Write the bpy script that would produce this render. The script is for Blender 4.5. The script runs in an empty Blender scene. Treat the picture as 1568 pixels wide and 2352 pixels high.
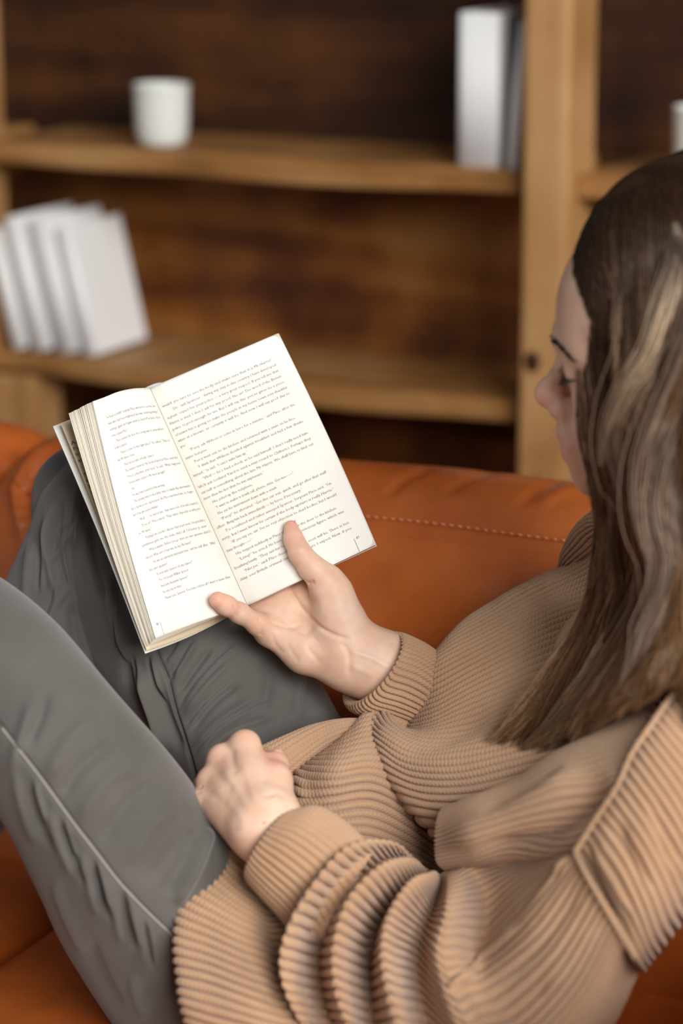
import bpy, bmesh, math, random
import numpy as np
from mathutils import Vector, Matrix

random.seed(7)
rng = np.random.default_rng(11)
SC = bpy.context.scene
COL = SC.collection

# ------------------------------------------------------------------ camera
FPX = 5553.0                      # focal length in pixels of the 1568 x 2352 frame (about 85 mm on full frame)
PITCH, YAW = math.radians(14.7), math.radians(26.0)
FW = np.array([-math.sin(YAW) * math.cos(PITCH), math.cos(YAW) * math.cos(PITCH), -math.sin(PITCH)])
RT = np.array([math.cos(YAW), math.sin(YAW), 0.0])
UP = np.cross(RT, FW)
CAM = np.array([0.0, 0.0, 1.25])
cd = bpy.data.cameras.new('camera')
cam = bpy.data.objects.new('camera', cd)
COL.objects.link(cam)
cam.matrix_world = Matrix(((RT[0], UP[0], -FW[0], CAM[0]), (RT[1], UP[1], -FW[1], CAM[1]), (RT[2], UP[2], -FW[2], CAM[2]), (0, 0, 0, 1)))
cd.sensor_fit = 'VERTICAL'
cd.sensor_height = 36.0
cd.lens = 36.0 * FPX / 2352.0
cd.clip_start = 0.05
cd.dof.use_dof = True
cd.dof.focus_distance = 1.85
cd.dof.aperture_fstop = 3.1
SC.camera = cam

# ------------------------------------------------------------------ light
SC.view_settings.view_transform = 'Standard'
SC.view_settings.look = 'None'
SC.view_settings.gamma = 1.0
SC.view_settings.use_curve_mapping = False
SC.view_settings.exposure = 0.0
w = bpy.data.worlds.new('world')
SC.world = w
w.use_nodes = True
w.node_tree.nodes['Background'].inputs[0].default_value = (0.92, 0.95, 1.0, 1)
w.node_tree.nodes['Background'].inputs[1].default_value = 0.17

def area(name, loc, target, sx, sy, power, color):
    ld = bpy.data.lights.new(name, 'AREA')
    ld.shape = 'RECTANGLE'
    ld.size, ld.size_y, ld.energy, ld.color = sx, sy, power, color
    o = bpy.data.objects.new(name, ld)
    COL.objects.link(o)
    o.location = loc
    o.rotation_euler = (Vector(target) - Vector(loc)).to_track_quat('-Z', 'Y').to_euler()
    return o
area('window_light', (2.9, -1.9, 3.1), (-0.9, 1.9, 0.75), 2.6, 2.4, 335, (1.0, 0.98, 0.95))
area('shelf_fill_light', (1.5, 1.15, 2.1), (-1.5, 2.85, 0.75), 1.0, 1.2, 36, (1.0, 0.98, 0.95))  # added fill that brightens the shelf side; no window stands there
area('second_window_light', (-2.1, -0.9, 2.3), (-0.9, 2.0, 0.7), 1.3, 1.3, 4, (0.95, 0.98, 1.0))

# ------------------------------------------------------------------ helpers
def P(x, y, d):
    """World point seen at pixel (x, y) of the photograph at depth d metres."""
    return CAM + d * (FW + RT * (x - 784.0) / FPX - UP * (y - 1176.0) / FPX)

def PV(a):
    a = np.asarray(a, float)
    x, y, d = a[..., 0:1], a[..., 1:2], a[..., 2:3]
    return CAM + d * (FW + RT * (x - 784.0) / FPX - UP * (y - 1176.0) / FPX)

def proj(p):
    v = p - CAM
    d = v @ FW
    return np.stack([784 + FPX * (v @ RT) / d, 1176 - FPX * (v @ UP) / d], -1), d

def tag(o, label=None, cat=None, group=None, kind=None):
    if label: o['label'] = label
    if cat: o['category'] = cat
    if group: o['group'] = group
    if kind: o['kind'] = kind
    return o

def empty(name, loc=(0, 0, 0), rot=(0, 0, 0)):
    o = bpy.data.objects.new(name, None)
    COL.objects.link(o)
    o.location = loc
    o.rotation_euler = rot
    o.empty_display_size = 0.05
    return o

def world_loc(o):
    m = o.matrix_basis
    return m if o.parent is None else world_loc(o.parent) @ o.matrix_parent_inverse @ m

def mesh_np(name, V, F, mat=None, parent=None, uv=None, smooth=True, keep=True):
    """Mesh object from world-space vertices and quads / triangles. uv is per vertex."""
    V = np.ascontiguousarray(V, dtype=np.float32)
    me = bpy.data.meshes.new(name)
    if isinstance(F, np.ndarray):
        F = [F]
    F = [f for f in F if len(f)]
    me.vertices.add(len(V))
    me.vertices.foreach_set('co', V.ravel())
    nl = sum(f.size for f in F)
    npoly = sum(len(f) for f in F)
    li = np.concatenate([f.ravel() for f in F]).astype(np.int32)
    tot = np.concatenate([np.full(len(f), f.shape[1]) for f in F]).astype(np.int32)
    st = np.concatenate([[0], np.cumsum(tot)[:-1]]).astype(np.int32)
    me.loops.add(nl)
    me.loops.foreach_set('vertex_index', li)
    me.polygons.add(npoly)
    me.polygons.foreach_set('loop_start', st)
    me.polygons.foreach_set('loop_total', tot)
    me.polygons.foreach_set('use_smooth', np.full(npoly, smooth))
    if uv is not None:
        l = me.uv_layers.new(name='UVMap')
        l.data.foreach_set('uv', np.asarray(uv, np.float32)[li].ravel())
    me.update(calc_edges=True)
    me.validate()
    if mat is not None:
        me.materials.append(mat)
    o = bpy.data.objects.new(name, me)
    COL.objects.link(o)
    if parent is not None:
        o.parent = parent
        if keep:
            o.matrix_parent_inverse = world_loc(parent).inverted()
    return o

def add_color(o, name, c):
    at = o.data.color_attributes.new(name, 'FLOAT_COLOR', 'POINT')
    c = np.concatenate([np.asarray(c, np.float32), np.ones((len(c), 1), np.float32)], 1)
    at.data.foreach_set('color', c.ravel())

def grid_faces(nu, nv, closed_u=False, off=0):
    """faces of a (nv rows, nu columns) grid"""
    cu = nu if closed_u else nu - 1
    j, i = np.meshgrid(np.arange(nv - 1), np.arange(cu), indexing='ij')
    i2 = (i + 1) % nu
    return np.stack([j * nu + i, j * nu + i2, (j + 1) * nu + i2, (j + 1) * nu + i], -1).reshape(-1, 4) + off

def grid_normals(G, closed_u=False):
    if closed_u:
        du = np.roll(G, -1, 1) - np.roll(G, 1, 1)
    else:
        du = np.gradient(G, axis=1)
    dv = np.gradient(G, axis=0)
    n = np.cross(du, dv)
    return n / (np.linalg.norm(n, axis=-1, keepdims=True) + 1e-12)

def cr_matrix(n_ctrl, ts):
    """Catmull-Rom basis weights for parameters ts in 0..n_ctrl-1 -> (len(ts), n_ctrl)"""
    W = np.zeros((len(ts), n_ctrl))
    for r, t in enumerate(ts):
        i = min(int(math.floor(t)), n_ctrl - 2)
        u = t - i
        b = [-.5 * u + u * u - .5 * u ** 3, 1 - 2.5 * u * u + 1.5 * u ** 3, .5 * u + 2 * u * u - 1.5 * u ** 3, -.5 * u * u + .5 * u ** 3]
        for k, bb in zip((i - 1, i, i + 1, i + 2), b):
            if k < 0:                      # linear extension
                W[r, 0] += 2 * bb; W[r, 1] -= bb
            elif k > n_ctrl - 1:
                W[r, n_ctrl - 1] += 2 * bb; W[r, n_ctrl - 2] -= bb
            else:
                W[r, k] += bb
    return W

def cr_closed(n_ctrl, ts):
    W = np.zeros((len(ts), n_ctrl))
    for r, t in enumerate(ts):
        i = int(math.floor(t)); u = t - i
        b = [-.5 * u + u * u - .5 * u ** 3, 1 - 2.5 * u * u + 1.5 * u ** 3, .5 * u + 2 * u * u - 1.5 * u ** 3, -.5 * u * u + .5 * u ** 3]
        for k, bb in zip((i - 1, i, i + 1, i + 2), b):
            W[r, k % n_ctrl] += bb
    return W

def net(ctrl, nv, nu):
    """Dense surface through a (rows, cols, 3) net of (px, py, depth)."""
    C = PV(np.array(ctrl, float))
    Wv = cr_matrix(C.shape[0], np.linspace(0, C.shape[0] - 1, nv))
    Wu = cr_matrix(C.shape[1], np.linspace(0, C.shape[1] - 1, nu))
    return np.einsum('vi,ijk,uj->vuk', Wv, C, Wu)

def curve(pts, n):
    C = PV(np.array(pts, float))
    return cr_matrix(len(C), np.linspace(0, len(C) - 1, n)) @ C

def loft(rings, nv, nu, power=1.0, square=False):
    """Closed tube. ring = (Ax, Ay, Bx, By, dA, dB, thick): A and B are the outline points seen from the camera,
    dA / dB their depths, thick the half thickness in metres toward the viewer. Angle 0 at A, 90 deg toward the viewer."""
    A = PV(np.array([(r[0], r[1], r[4]) for r in rings], float))
    B = PV(np.array([(r[2], r[3], r[5]) for r in rings], float))
    T = np.array([r[6] for r in rings], float)
    W = cr_matrix(len(rings), np.linspace(0, len(rings) - 1, nv))
    A, B, T = W @ A, W @ B, W @ T
    C = (A + B) / 2
    M = (B - A) / 2
    vd = CAM - C
    vd /= np.linalg.norm(vd, axis=1, keepdims=True)
    ax = np.gradient(C, axis=0)
    N = np.cross(M, ax) if not square else vd - M * (np.sum(vd * M, 1) / np.sum(M * M, 1))[:, None]
    N /= np.linalg.norm(N, axis=1, keepdims=True)
    N *= np.sign(np.sum(N * vd, 1, keepdims=True))
    th = np.linspace(0, 2 * np.pi, nu, endpoint=False)
    c, s = np.cos(th), np.sin(th)
    c = np.sign(c) * np.abs(c) ** power
    s = np.sign(s) * np.abs(s) ** power
    G = C[:, None] - M[:, None] * c[None, :, None] + (N * T[:, None])[:, None] * s[None, :, None]
    return G

def orient_out(G, N, closed_u=True):
    """make normals point away from the tube axis"""
    c = G.mean(1, keepdims=True)
    s = np.sum((G - c) * N)
    return N if s > 0 else -N

def seg_dist(XY, pts):
    """distance (px) from points to polyline, and arc parameter 0..1"""
    pts = np.asarray(pts, float)
    L = np.concatenate([[0], np.cumsum(np.linalg.norm(np.diff(pts, axis=0), axis=1))])
    best = np.full(XY.shape[:-1], 1e9)
    tt = np.zeros(XY.shape[:-1])
    side = np.zeros(XY.shape[:-1])
    for i in range(len(pts) - 1):
        a, b = pts[i], pts[i + 1]
        ab = b - a
        l2 = ab @ ab
        t = np.clip(((XY - a) @ ab) / l2, 0, 1)
        q = a + t[..., None] * ab
        v = XY - q
        d = np.linalg.norm(v, axis=-1)
        m = d < best
        best = np.where(m, d, best)
        tt = np.where(m, (L[i] + t * (L[i + 1] - L[i])) / L[-1], tt)
        side = np.where(m, np.sign(ab[0] * v[..., 1] - ab[1] * v[..., 0]), side)
    return best, tt, side

def smooth_poly(pts, n=24):
    pts = np.asarray(pts, float)
    return cr_matrix(len(pts), np.linspace(0, len(pts) - 1, n)) @ pts

def sculpt(G, strokes, closed_u=False, outward=None):
    """displace along normals with brush strokes drawn over the facing side.
    stroke = (points px, width px, height m[, end_taper[, kind]])"""
    shp = G.shape
    N = grid_normals(G, closed_u) if G.ndim == 3 else outward
    if closed_u and outward is None:
        N = orient_out(G, N)
    elif outward is None:
        vd = CAM - G
        s = np.sign(np.sum(N * vd))
        N = N * (s if s != 0 else 1)
    XY, d = proj(G.reshape(-1, 3))
    vd = CAM - G.reshape(-1, 3)
    vd /= np.linalg.norm(vd, axis=1, keepdims=True)
    Nf = N.reshape(-1, 3)
    facing = np.clip(np.sum(vd * Nf, 1) * 3 + 0.6, 0, 1)
    disp = np.zeros(len(XY))
    for st in strokes:
        pts, wd, h = st[0], st[1], st[2]
        tp = st[3] if len(st) > 3 else 0.25
        sp = smooth_poly(pts, max(12, 6 * len(pts)))
        lo, hi = sp.min(0) - 3 * wd, sp.max(0) + 3 * wd
        m = np.all((XY > lo) & (XY < hi), axis=1)
        if not m.any():
            continue
        dd, tt, sd = seg_dist(XY[m], sp)
        e = np.clip(tt / max(tp, 1e-3), 0, 1) * np.clip((1 - tt) / max(tp, 1e-3), 0, 1) if tp > 0 else 1.0
        e = e * e * (3 - 2 * e) if tp > 0 else 1.0
        disp[m] += h * np.exp(-(dd / wd) ** 2) * e
    disp *= facing
    return (G.reshape(-1, 3) + Nf * disp[:, None]).reshape(shp)

def tube(pts, r, n=8, closed=False, taper=None, caps=True):
    """tube around world points -> (V, [F...])"""
    pts = np.asarray(pts, float)
    m = len(pts)
    T = np.gradient(pts, axis=0)
    T /= np.linalg.norm(T, axis=1, keepdims=True) + 1e-12
    ref = np.array([0.3, 0.1, 0.95])
    U = np.cross(T, ref)
    U /= np.linalg.norm(U, axis=1, keepdims=True) + 1e-12
    W = np.cross(T, U)
    th = np.linspace(0, 2 * np.pi, n, endpoint=False)
    rr = np.full(m, r) if taper is None else r * np.asarray(taper)
    G = pts[:, None] + rr[:, None, None] * (U[:, None] * np.cos(th)[None, :, None] + W[:, None] * np.sin(th)[None, :, None])
    F = grid_faces(n, m, True)
    V = G.reshape(-1, 3)
    Fs = [F]
    if caps:
        Fs.append(np.array([list(range(n))[::-1]]))
        Fs.append(np.array([[(m - 1) * n + k for k in range(n)]]))
    return V, Fs

def join_parts(parts):
    Vs, Fs, off = [], {}, 0
    for V, F in parts:
        Vs.append(V)
        for f in (F if isinstance(F, list) else [F]):
            Fs.setdefault(f.shape[1], []).append(f + off)
        off += len(V)
    return np.concatenate(Vs), [np.concatenate(v) for v in Fs.values()]

def box_obj(name, x0, x1, y0, y1, z0, z1, mat, parent=None, bevel=0.002, wob=0.0, seg=1):
    """bevelled board; wob gives a slightly uneven hand-sawn surface"""
    bm = bmesh.new()
    bmesh.ops.create_cube(bm, size=1.0)
    for v in bm.verts:
        v.co = Vector(((x0 + x1) / 2 + v.co.x * (x1 - x0), (y0 + y1) / 2 + v.co.y * (y1 - y0), (z0 + z1) / 2 + v.co.z * (z1 - z0)))
    if wob > 0:
        for ax, n in ((0, int((x1 - x0) / 0.06)), (2, int((z1 - z0) / 0.06))):
            if n > 1:
                for k in range(1, n):
                    no = Vector((1, 0, 0)) if ax == 0 else Vector((0, 0, 1))
                    c = Vector((x0 + (x1 - x0) * k / n, 0, 0)) if ax == 0 else Vector((0, 0, z0 + (z1 - z0) * k / n))
                    bmesh.ops.bisect_plane(bm, geom=bm.verts[:] + bm.edges[:] + bm.faces[:], plane_co=c, plane_no=no)
        for v in bm.verts:
            q = v.co
            up_ = (x1 - x0) < (z1 - z0) or q.z < (z0 + z1) / 2
            v.co = v.co + Vector((math.sin(q.z * 9 + q.y * 5) * wob if (x1 - x0) < (z1 - z0) else 0, (math.sin(q.x * 8.3 + q.z * 7 + 1) * wob) if q.y < (y0 + y1) / 2 else 0, (math.sin(q.x * 7.1 + 2.2) * wob + math.sin(q.x * 17 + q.z * 3) * wob * .4) if (q.z < (z0 + z1) / 2 and (x1 - x0) > (z1 - z0)) else 0))
    if bevel:
        es = [e for e in bm.edges if len(e.link_faces) == 2 and e.calc_face_angle(0) > 0.6]
        bmesh.ops.bevel(bm, geom=es, offset=bevel, segments=2, affect='EDGES', profile=0.6)
    me = bpy.data.meshes.new(name)
    bm.to_mesh(me); bm.free()
    me.materials.append(mat)
    o = bpy.data.objects.new(name, me)
    COL.objects.link(o)
    if parent:
        o.parent = parent
        o.matrix_parent_inverse = world_loc(parent).inverted()
    return o

# ------------------------------------------------------------------ materials
class NT:
    def __init__(self, name, base=(0.5, 0.5, 0.5), rough=0.6, spec=0.4):
        self.m = bpy.data.materials.new(name)
        self.m.use_nodes = True
        self.t = self.m.node_tree
        self.n = self.t.nodes
        self.b = self.n['Principled BSDF']
        self.b.inputs['Base Color'].default_value = (*base, 1)
        self.b.inputs['Roughness'].default_value = rough
        self.b.inputs['Specular IOR Level'].default_value = spec
    def node(self, typ, **kw):
        nd = self.n.new(typ)
        for k, v in kw.items():
            if hasattr(nd, k):
                setattr(nd, k, v)
            else:
                nd.inputs[k].default_value = v
        return nd
    def link(self, a, b):
        self.t.links.new(a, b)
    def ramp(self, fac, stops):
        r = self.n.new('ShaderNodeValToRGB')
        el = r.color_ramp.elements
        while len(el) < len(stops):
            el.new(0.5)
        for e, (p, c) in zip(el, stops):
            e.position = p
            e.color = (*c, 1)
        self.link(fac, r.inputs[0])
        return r.outputs[0]
    def bump(self, h, strength, dist=0.001, prev=None):
        b = self.node('ShaderNodeBump')
        b.inputs['Strength'].default_value = strength
        b.inputs['Distance'].default_value = dist
        self.link(h, b.inputs['Height'])
        if prev is not None:
            self.link(prev, b.inputs['Normal'])
        self.link(b.outputs[0], self.b.inputs['Normal'])
        return b.outputs[0]
    def coords(self, kind='Object', scale=(1, 1, 1), rot=(0, 0, 0)):
        tc = self.node('ShaderNodeTexCoord')
        mp = self.node('ShaderNodeMapping')
        mp.inputs['Scale'].default_value = scale
        mp.inputs['Rotation'].default_value = rot
        self.link(tc.outputs[kind], mp.inputs[0])
        return mp.outputs[0]
    def noise(self, vec, scale, detail=4, rough=0.55, dist=0.0):
        n = self.node('ShaderNodeTexNoise')
        n.inputs['Scale'].default_value = scale
        n.inputs['Detail'].default_value = detail
        n.inputs['Roughness'].default_value = rough
        n.inputs['Distortion'].default_value = dist
        self.link(vec, n.inputs['Vector'])
        return n.outputs['Fac']

def lin(r, g, b):
    f = lambda c: (c / 255 / 12.92) if c / 255 <= 0.04045 else ((c / 255 + 0.055) / 1.055) ** 2.4
    return (f(r), f(g), f(b))

def wood(name, stops, axis=0, rough=0.55, gs=1.0):
    t = NT(name, rough=rough, spec=0.3)
    s = [14 * gs, 14 * gs, 14 * gs]
    s[axis] = 1.3 * gs
    v = t.coords('Object', tuple(s))
    n1 = t.noise(v, 1.6, 6, 0.6, 0.6)
    v2 = t.coords('Object', (1, 1, 1))
    n2 = t.noise(v2, 5.5, 3, 0.5)
    mx = t.node('ShaderNodeMix', data_type='FLOAT')
    mx.inputs[0].default_value = 0.5
    t.link(n1, mx.inputs[2]); t.link(n2, mx.inputs[3])
    t.link(t.ramp(mx.outputs[0], stops), t.b.inputs['Base Color'])
    t.bump(n1, 0.25, 0.002)
    return t.m
M = {}
M['wood_shelf'] = wood('wood_shelf', [(0.30, lin(104, 66, 32)), (0.46, lin(152, 106, 58)), (0.58, lin(172, 128, 80)), (0.72, lin(188, 146, 100))], 0)
M['wood_post'] = wood('wood_post', [(0.28, lin(122, 82, 44)), (0.45, lin(168, 124, 76)), (0.6, lin(188, 146, 98)), (0.75, lin(204, 170, 124))], 2)
M['wood_shade_knot'] = wood('wood_shade_knot', [(0.36, lin(28, 12, 4)), (0.5, lin(56, 29, 10)), (0.62, lin(88, 50, 19)), (0.72, lin(100, 62, 30))], 0, 0.6, 0.55)
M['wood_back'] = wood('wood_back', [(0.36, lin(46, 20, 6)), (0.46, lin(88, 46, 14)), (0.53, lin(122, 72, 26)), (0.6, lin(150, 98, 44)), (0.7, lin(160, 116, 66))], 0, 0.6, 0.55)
t = NT('wall_plaster', lin(170, 150, 125), 0.8); t.bump(t.noise(t.coords(), 60), 0.2, 0.002); M['wall'] = t.m
t = NT('floor_boards', lin(120, 85, 55), 0.5); n = t.noise(t.coords('Object', (2, 14, 2)), 2.0, 6)
t.link(t.ramp(n, [(0.35, lin(90, 58, 34)), (0.65, lin(140, 98, 62))]), t.b.inputs['Base Color']); M['floor'] = t.m

t = NT('leather', lin(184, 88, 38), 0.36, 0.5)
v = t.coords()
n1 = t.noise(v, 7, 5, 0.55)
t.link(t.ramp(n1, [(0.3, lin(160, 76, 26)), (0.55, lin(186, 96, 38)), (0.75, lin(200, 112, 50))]), t.b.inputs['Base Color'])
vo = t.node('ShaderNodeTexVoronoi'); vo.inputs['Scale'].default_value = 420; t.link(v, vo.inputs['Vector'])
nb = t.bump(vo.outputs[0], 0.12, 0.0006)
t.bump(t.noise(v, 16, 4), 0.25, 0.004, nb)
M['leather'] = t.m
M['thread'] = NT('thread', lin(222, 150, 112), 0.7).m
def white(name, c, rough=0.6):
    t = NT(name, c, rough, 0.3)
    t.bump(t.noise(t.coords(), 90, 3), 0.08, 0.001)
    return t.m
M['white_cover'] = white('white_cover', (0.90, 0.90, 0.90), 0.5)
M['page_edge'] = white('page_edge', (0.80, 0.78, 0.72))
M['grey_cover'] = white('grey_cover', (0.10, 0.095, 0.09), 0.5)
M['silver_cover'] = white('silver_cover', (0.62, 0.59, 0.58), 0.4)
t = NT('ceramic', (0.76, 0.78, 0.74), 0.2, 0.5)
t.bump(t.noise(t.coords(), 25, 2), 0.15, 0.002); M['ceramic'] = t.m
t = NT('paper', (0.87, 0.85, 0.80), 0.75, 0.15)
n = t.noise(t.coords(), 9, 3)
t.link(t.ramp(n, [(0.3, (0.86, 0.82, 0.73)), (0.6, (0.89, 0.87, 0.82))]), t.b.inputs['Base Color'])
t.bump(t.noise(t.coords(), 600, 2), 0.05, 0.0003)
M['paper'] = t.m
t = NT('tan_paper', (0.74, 0.62, 0.43), 0.8, 0.1); M['tan_paper'] = t.m  # plain tan for the flyleaf
t = NT('paper_edge', (0.84, 0.77, 0.64), 0.8, 0.1); M['paper_edge'] = t.m
M['book_cover'] = white('book_cover', (0.86, 0.85, 0.78), 0.4)
M['ink_faint'] = NT('ink_faint', (0.34, 0.33, 0.32), 0.8, 0.1).m
M['ink'] = NT('ink', (0.27, 0.26, 0.25), 0.8, 0.1).m
M['ink_dark'] = NT('ink_dark', (0.06, 0.05, 0.04), 0.8, 0.1).m
# ------------------------------------------------------------------ room shell
def onY(x, y, Y):
    r = P(x, y, 1.0) - CAM
    return CAM + r * Y / r[1]
YF = 2.743                       # front plane of the shelves
fl = box_obj('floor', -5, 3, -2.5, 3.3, -0.05, 0.0, M['floor'], bevel=0); tag(fl, kind='structure', label='brown wooden floor under the sofa')
wl = box_obj('wall_back', -5, 3, 3.04, 3.16, 0.0, 2.8, M['wall'], bevel=0); tag(wl, kind='structure', label='plastered wall behind the bookshelf')

# ------------------------------------------------------------------ bookshelf
bs = empty('bookshelf', (-1.05, YF, 0))
tag(bs, 'rustic brown wooden bookshelf with rough posts and dark panelled back behind the sofa', 'bookshelf')
DEP = 0.235
XL, XR0, XR1 = -1.881, -1.094, -1.014
def post(x0, x1):
    return box_obj('post', x0, x1, YF - 0.035, YF + 0.062, 0.003, 2.2, M['wood_post'], bs, 0.006, 0.0015)
post(-1.941, -1.881); post(-1.0795, -1.022); post(-0.28, -0.20)
box_obj('short_post', -1.878, -1.812, YF - 0.006, YF + 0.08, 0.123, 0.587, M['wood_post'], bs, 0.006, 0.001)
def board(x0, x1, z, th, wob=0.003):
    return box_obj('shelf_board', x0, x1, YF, YF + DEP - 0.004, z - th, z, M['wood_shelf'], bs, 0.005, wob)
for x0, x1 in ((XL + 0.001, -1.080), (-1.0215, -0.281)):
    board(x0, x1, 1.33, 0.03)
    board(x0, x1, 0.906, 0.031)
    board(x0, x1, 0.618, 0.03)
    board(x0, x1, 0.12, 0.03)
board(-2.6, -1.942, 0.906, 0.031); board(-2.6, -1.942, 0.618, 0.03)
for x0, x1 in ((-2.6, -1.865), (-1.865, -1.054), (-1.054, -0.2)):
    for z0, z1, mt in ((0.05, 0.602, 'wood_back'), (0.602, 0.890, 'wood_back'), (0.890, 2.2, 'wood_shade_knot')):  # upper pieces darker: shade from the shelf above is put into the colour
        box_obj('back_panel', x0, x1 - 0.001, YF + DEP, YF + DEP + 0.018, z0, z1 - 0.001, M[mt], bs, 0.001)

kn = onY(1222, 832, YF - 0.035)
bm = bmesh.new(); bmesh.ops.create_icosphere(bm, subdivisions=3, radius=1.0)
for v in bm.verts:
    v.co = Vector((kn[0] + v.co.x * .0105 * (1 + .2 * v.co.z), kn[1] + v.co.y * .0035, kn[2] + v.co.z * .014))
me = bpy.data.meshes.new('wood_knot'); bm.to_mesh(me); bm.free(); me.materials.append(M['wood_shade_knot'])
ko = bpy.data.objects.new('wood_knot', me); COL.objects.link(ko); ko.parent = bs; ko.matrix_parent_inverse = world_loc(bs).inverted()
ko['label'] = 'dark knot on the edge of the post'
# ------------------------------------------------------------------ things on the shelves
def closed_book(name, w, dep, h, cover, loc, rot, label, group=None):
    """hardback standing on its bottom edge, spine to the front (-Y). origin at the spine's lower left corner"""
    e = empty(name, loc, rot)
    tag(e, label, 'book', group)
    th = 0.0025
    def bx(nm, *a):
        o = box_obj(nm, *a)
        o.parent = e
        return o
    bx('front_cover', w - th, w, 0.001, dep, 0, h, cover, None, 0.0008)
    bx('back_cover', 0, th, 0.001, dep, 0, h, cover, None, 0.0008)
    # rounded spine
    n = 9
    a = np.linspace(0, np.pi, n)
    xs = w / 2 - w / 2 * np.cos(a); ys = -0.004 * np.sin(a)
    V = np.array([(x, y, z) for z in (0, h) for x, y in zip(xs, ys)] + [(x, y + 0.003, z) for z in (0, h) for x, y in zip(xs, ys)])
    F = [grid_faces(n, 2), grid_faces(n, 2, off=2 * n)[:, ::-1]]
    F.append(np.array([[k, k + 2 * n, k + 1 + 2 * n, k + 1] for k in range(n - 1)] + [[k + n, k + 1 + n, k + 1 + 3 * n, k + 3 * n] for k in range(n - 1)]))
    mesh_np('spine', V, F, cover, e, keep=False)
    bx('page_block', th, w - th, 0.004, dep - 0.004, 0.003, h - 0.003, M['page_edge'], None, 0)
    return e


SH1, SH2 = 0.9065, 0.6185
tl = math.radians(-13.0)
GL = 'white books leaning on the lower shelf'
# the row leans to the left: every book is turned about its lower left edge
xs = [onY(8, 800, YF)[0], onY(58, 800, YF)[0], onY(118, 805, YF)[0], onY(176, 808, YF)[0]]
wd = [0.020, 0.026, 0.030, 0.020]
lb = ['leftmost leaning white book on the lower shelf, cut by the picture edge',
      'second leaning white book from the left on the lower shelf, with shaded spine',
      'third leaning white book from the left on the lower shelf, behind the broad cover',
      'rightmost leaning white book on the lower shelf, its broad blank white cover in full view']
for x, w_, l, dz in zip(xs, wd, lb, (0.168, 0.187, 0.186, 0.178)):
    closed_book('book', w_, 0.135, dz, M['white_cover'], (x + (0.008 if x == xs[0] else 0.006), YF + 0.012, SH2 + 0.001), (0, tl, math.radians(0.5)), l, GL)
GU = 'books beside the post on the upper shelf'
b0 = onY(1044, 380, YF)
closed_book('book', 0.052, 0.15, 0.186, M['white_cover'], (b0[0], YF + 0.01, SH1), (0, 0, 0), 'thick upright white book with broad spine on the upper shelf', GU)
closed_book('book', 0.012, 0.15, 0.182, M['grey_cover'], (b0[0] + 0.0535, YF + 0.035, SH1), (0, 0, 0), 'thin upright charcoal book right beside the thick white one', GU)
closed_book('book', 0.016, 0.13, 0.178, M['silver_cover'], (b0[0] + 0.0670, YF - 0.004, SH1 + 0.0026), (0, math.radians(5.5), 0), 'slim silvery grey book leaning against the wooden post', GU)

def mug(loc, label, s=0.93):
    e = empty('mug', loc)
    tag(e, label, 'mug', 'white cups on the upper shelf')
    prof = [(0, 0.0), (0.028, 0.0), (0.033, 0.003), (0.0365, 0.012), (0.0385, 0.03), (0.0395, 0.06), (0.0405, 0.083), (0.041, 0.086), (0.040, 0.0875), (0.038, 0.0865), (0.0365, 0.08), (0.0355, 0.03), (0.032, 0.012), (0.02, 0.007), (0, 0.006)]
    n = 48
    th = np.linspace(0, 2 * np.pi, n, endpoint=False)
    V = np.array([[r * s * math.cos(a), r * s * math.sin(a), z * s] for r, z in prof for a in th])
    mesh_np('cup_body', V, grid_faces(n, len(prof), True), M['ceramic'], e, keep=False)
    a = np.linspace(-0.5 * np.pi, 0.5 * np.pi, 14)
    pts = np.stack([np.zeros(14), 0.038 + 0.024 * np.cos(a), 0.044 + 0.024 * np.sin(a)], 1) * s
    V, F = tube(pts, 0.0045, 10)
    mesh_np('handle', V, F, M['ceramic'], e, keep=False)
    return e
mg = onY(364, 322, YF + 0.03)
mug((mg[0] - 0.006, YF + 0.050, SH1 + 0.0005), 'white ceramic mug standing alone on the upper shelf left of centre')
mg = onY(1590, 415, YF + 0.02)
mug((mg[0] + .004, YF + 0.045, SH1 + 0.0005), 'white cup cut by the right picture edge on the upper shelf')

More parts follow.
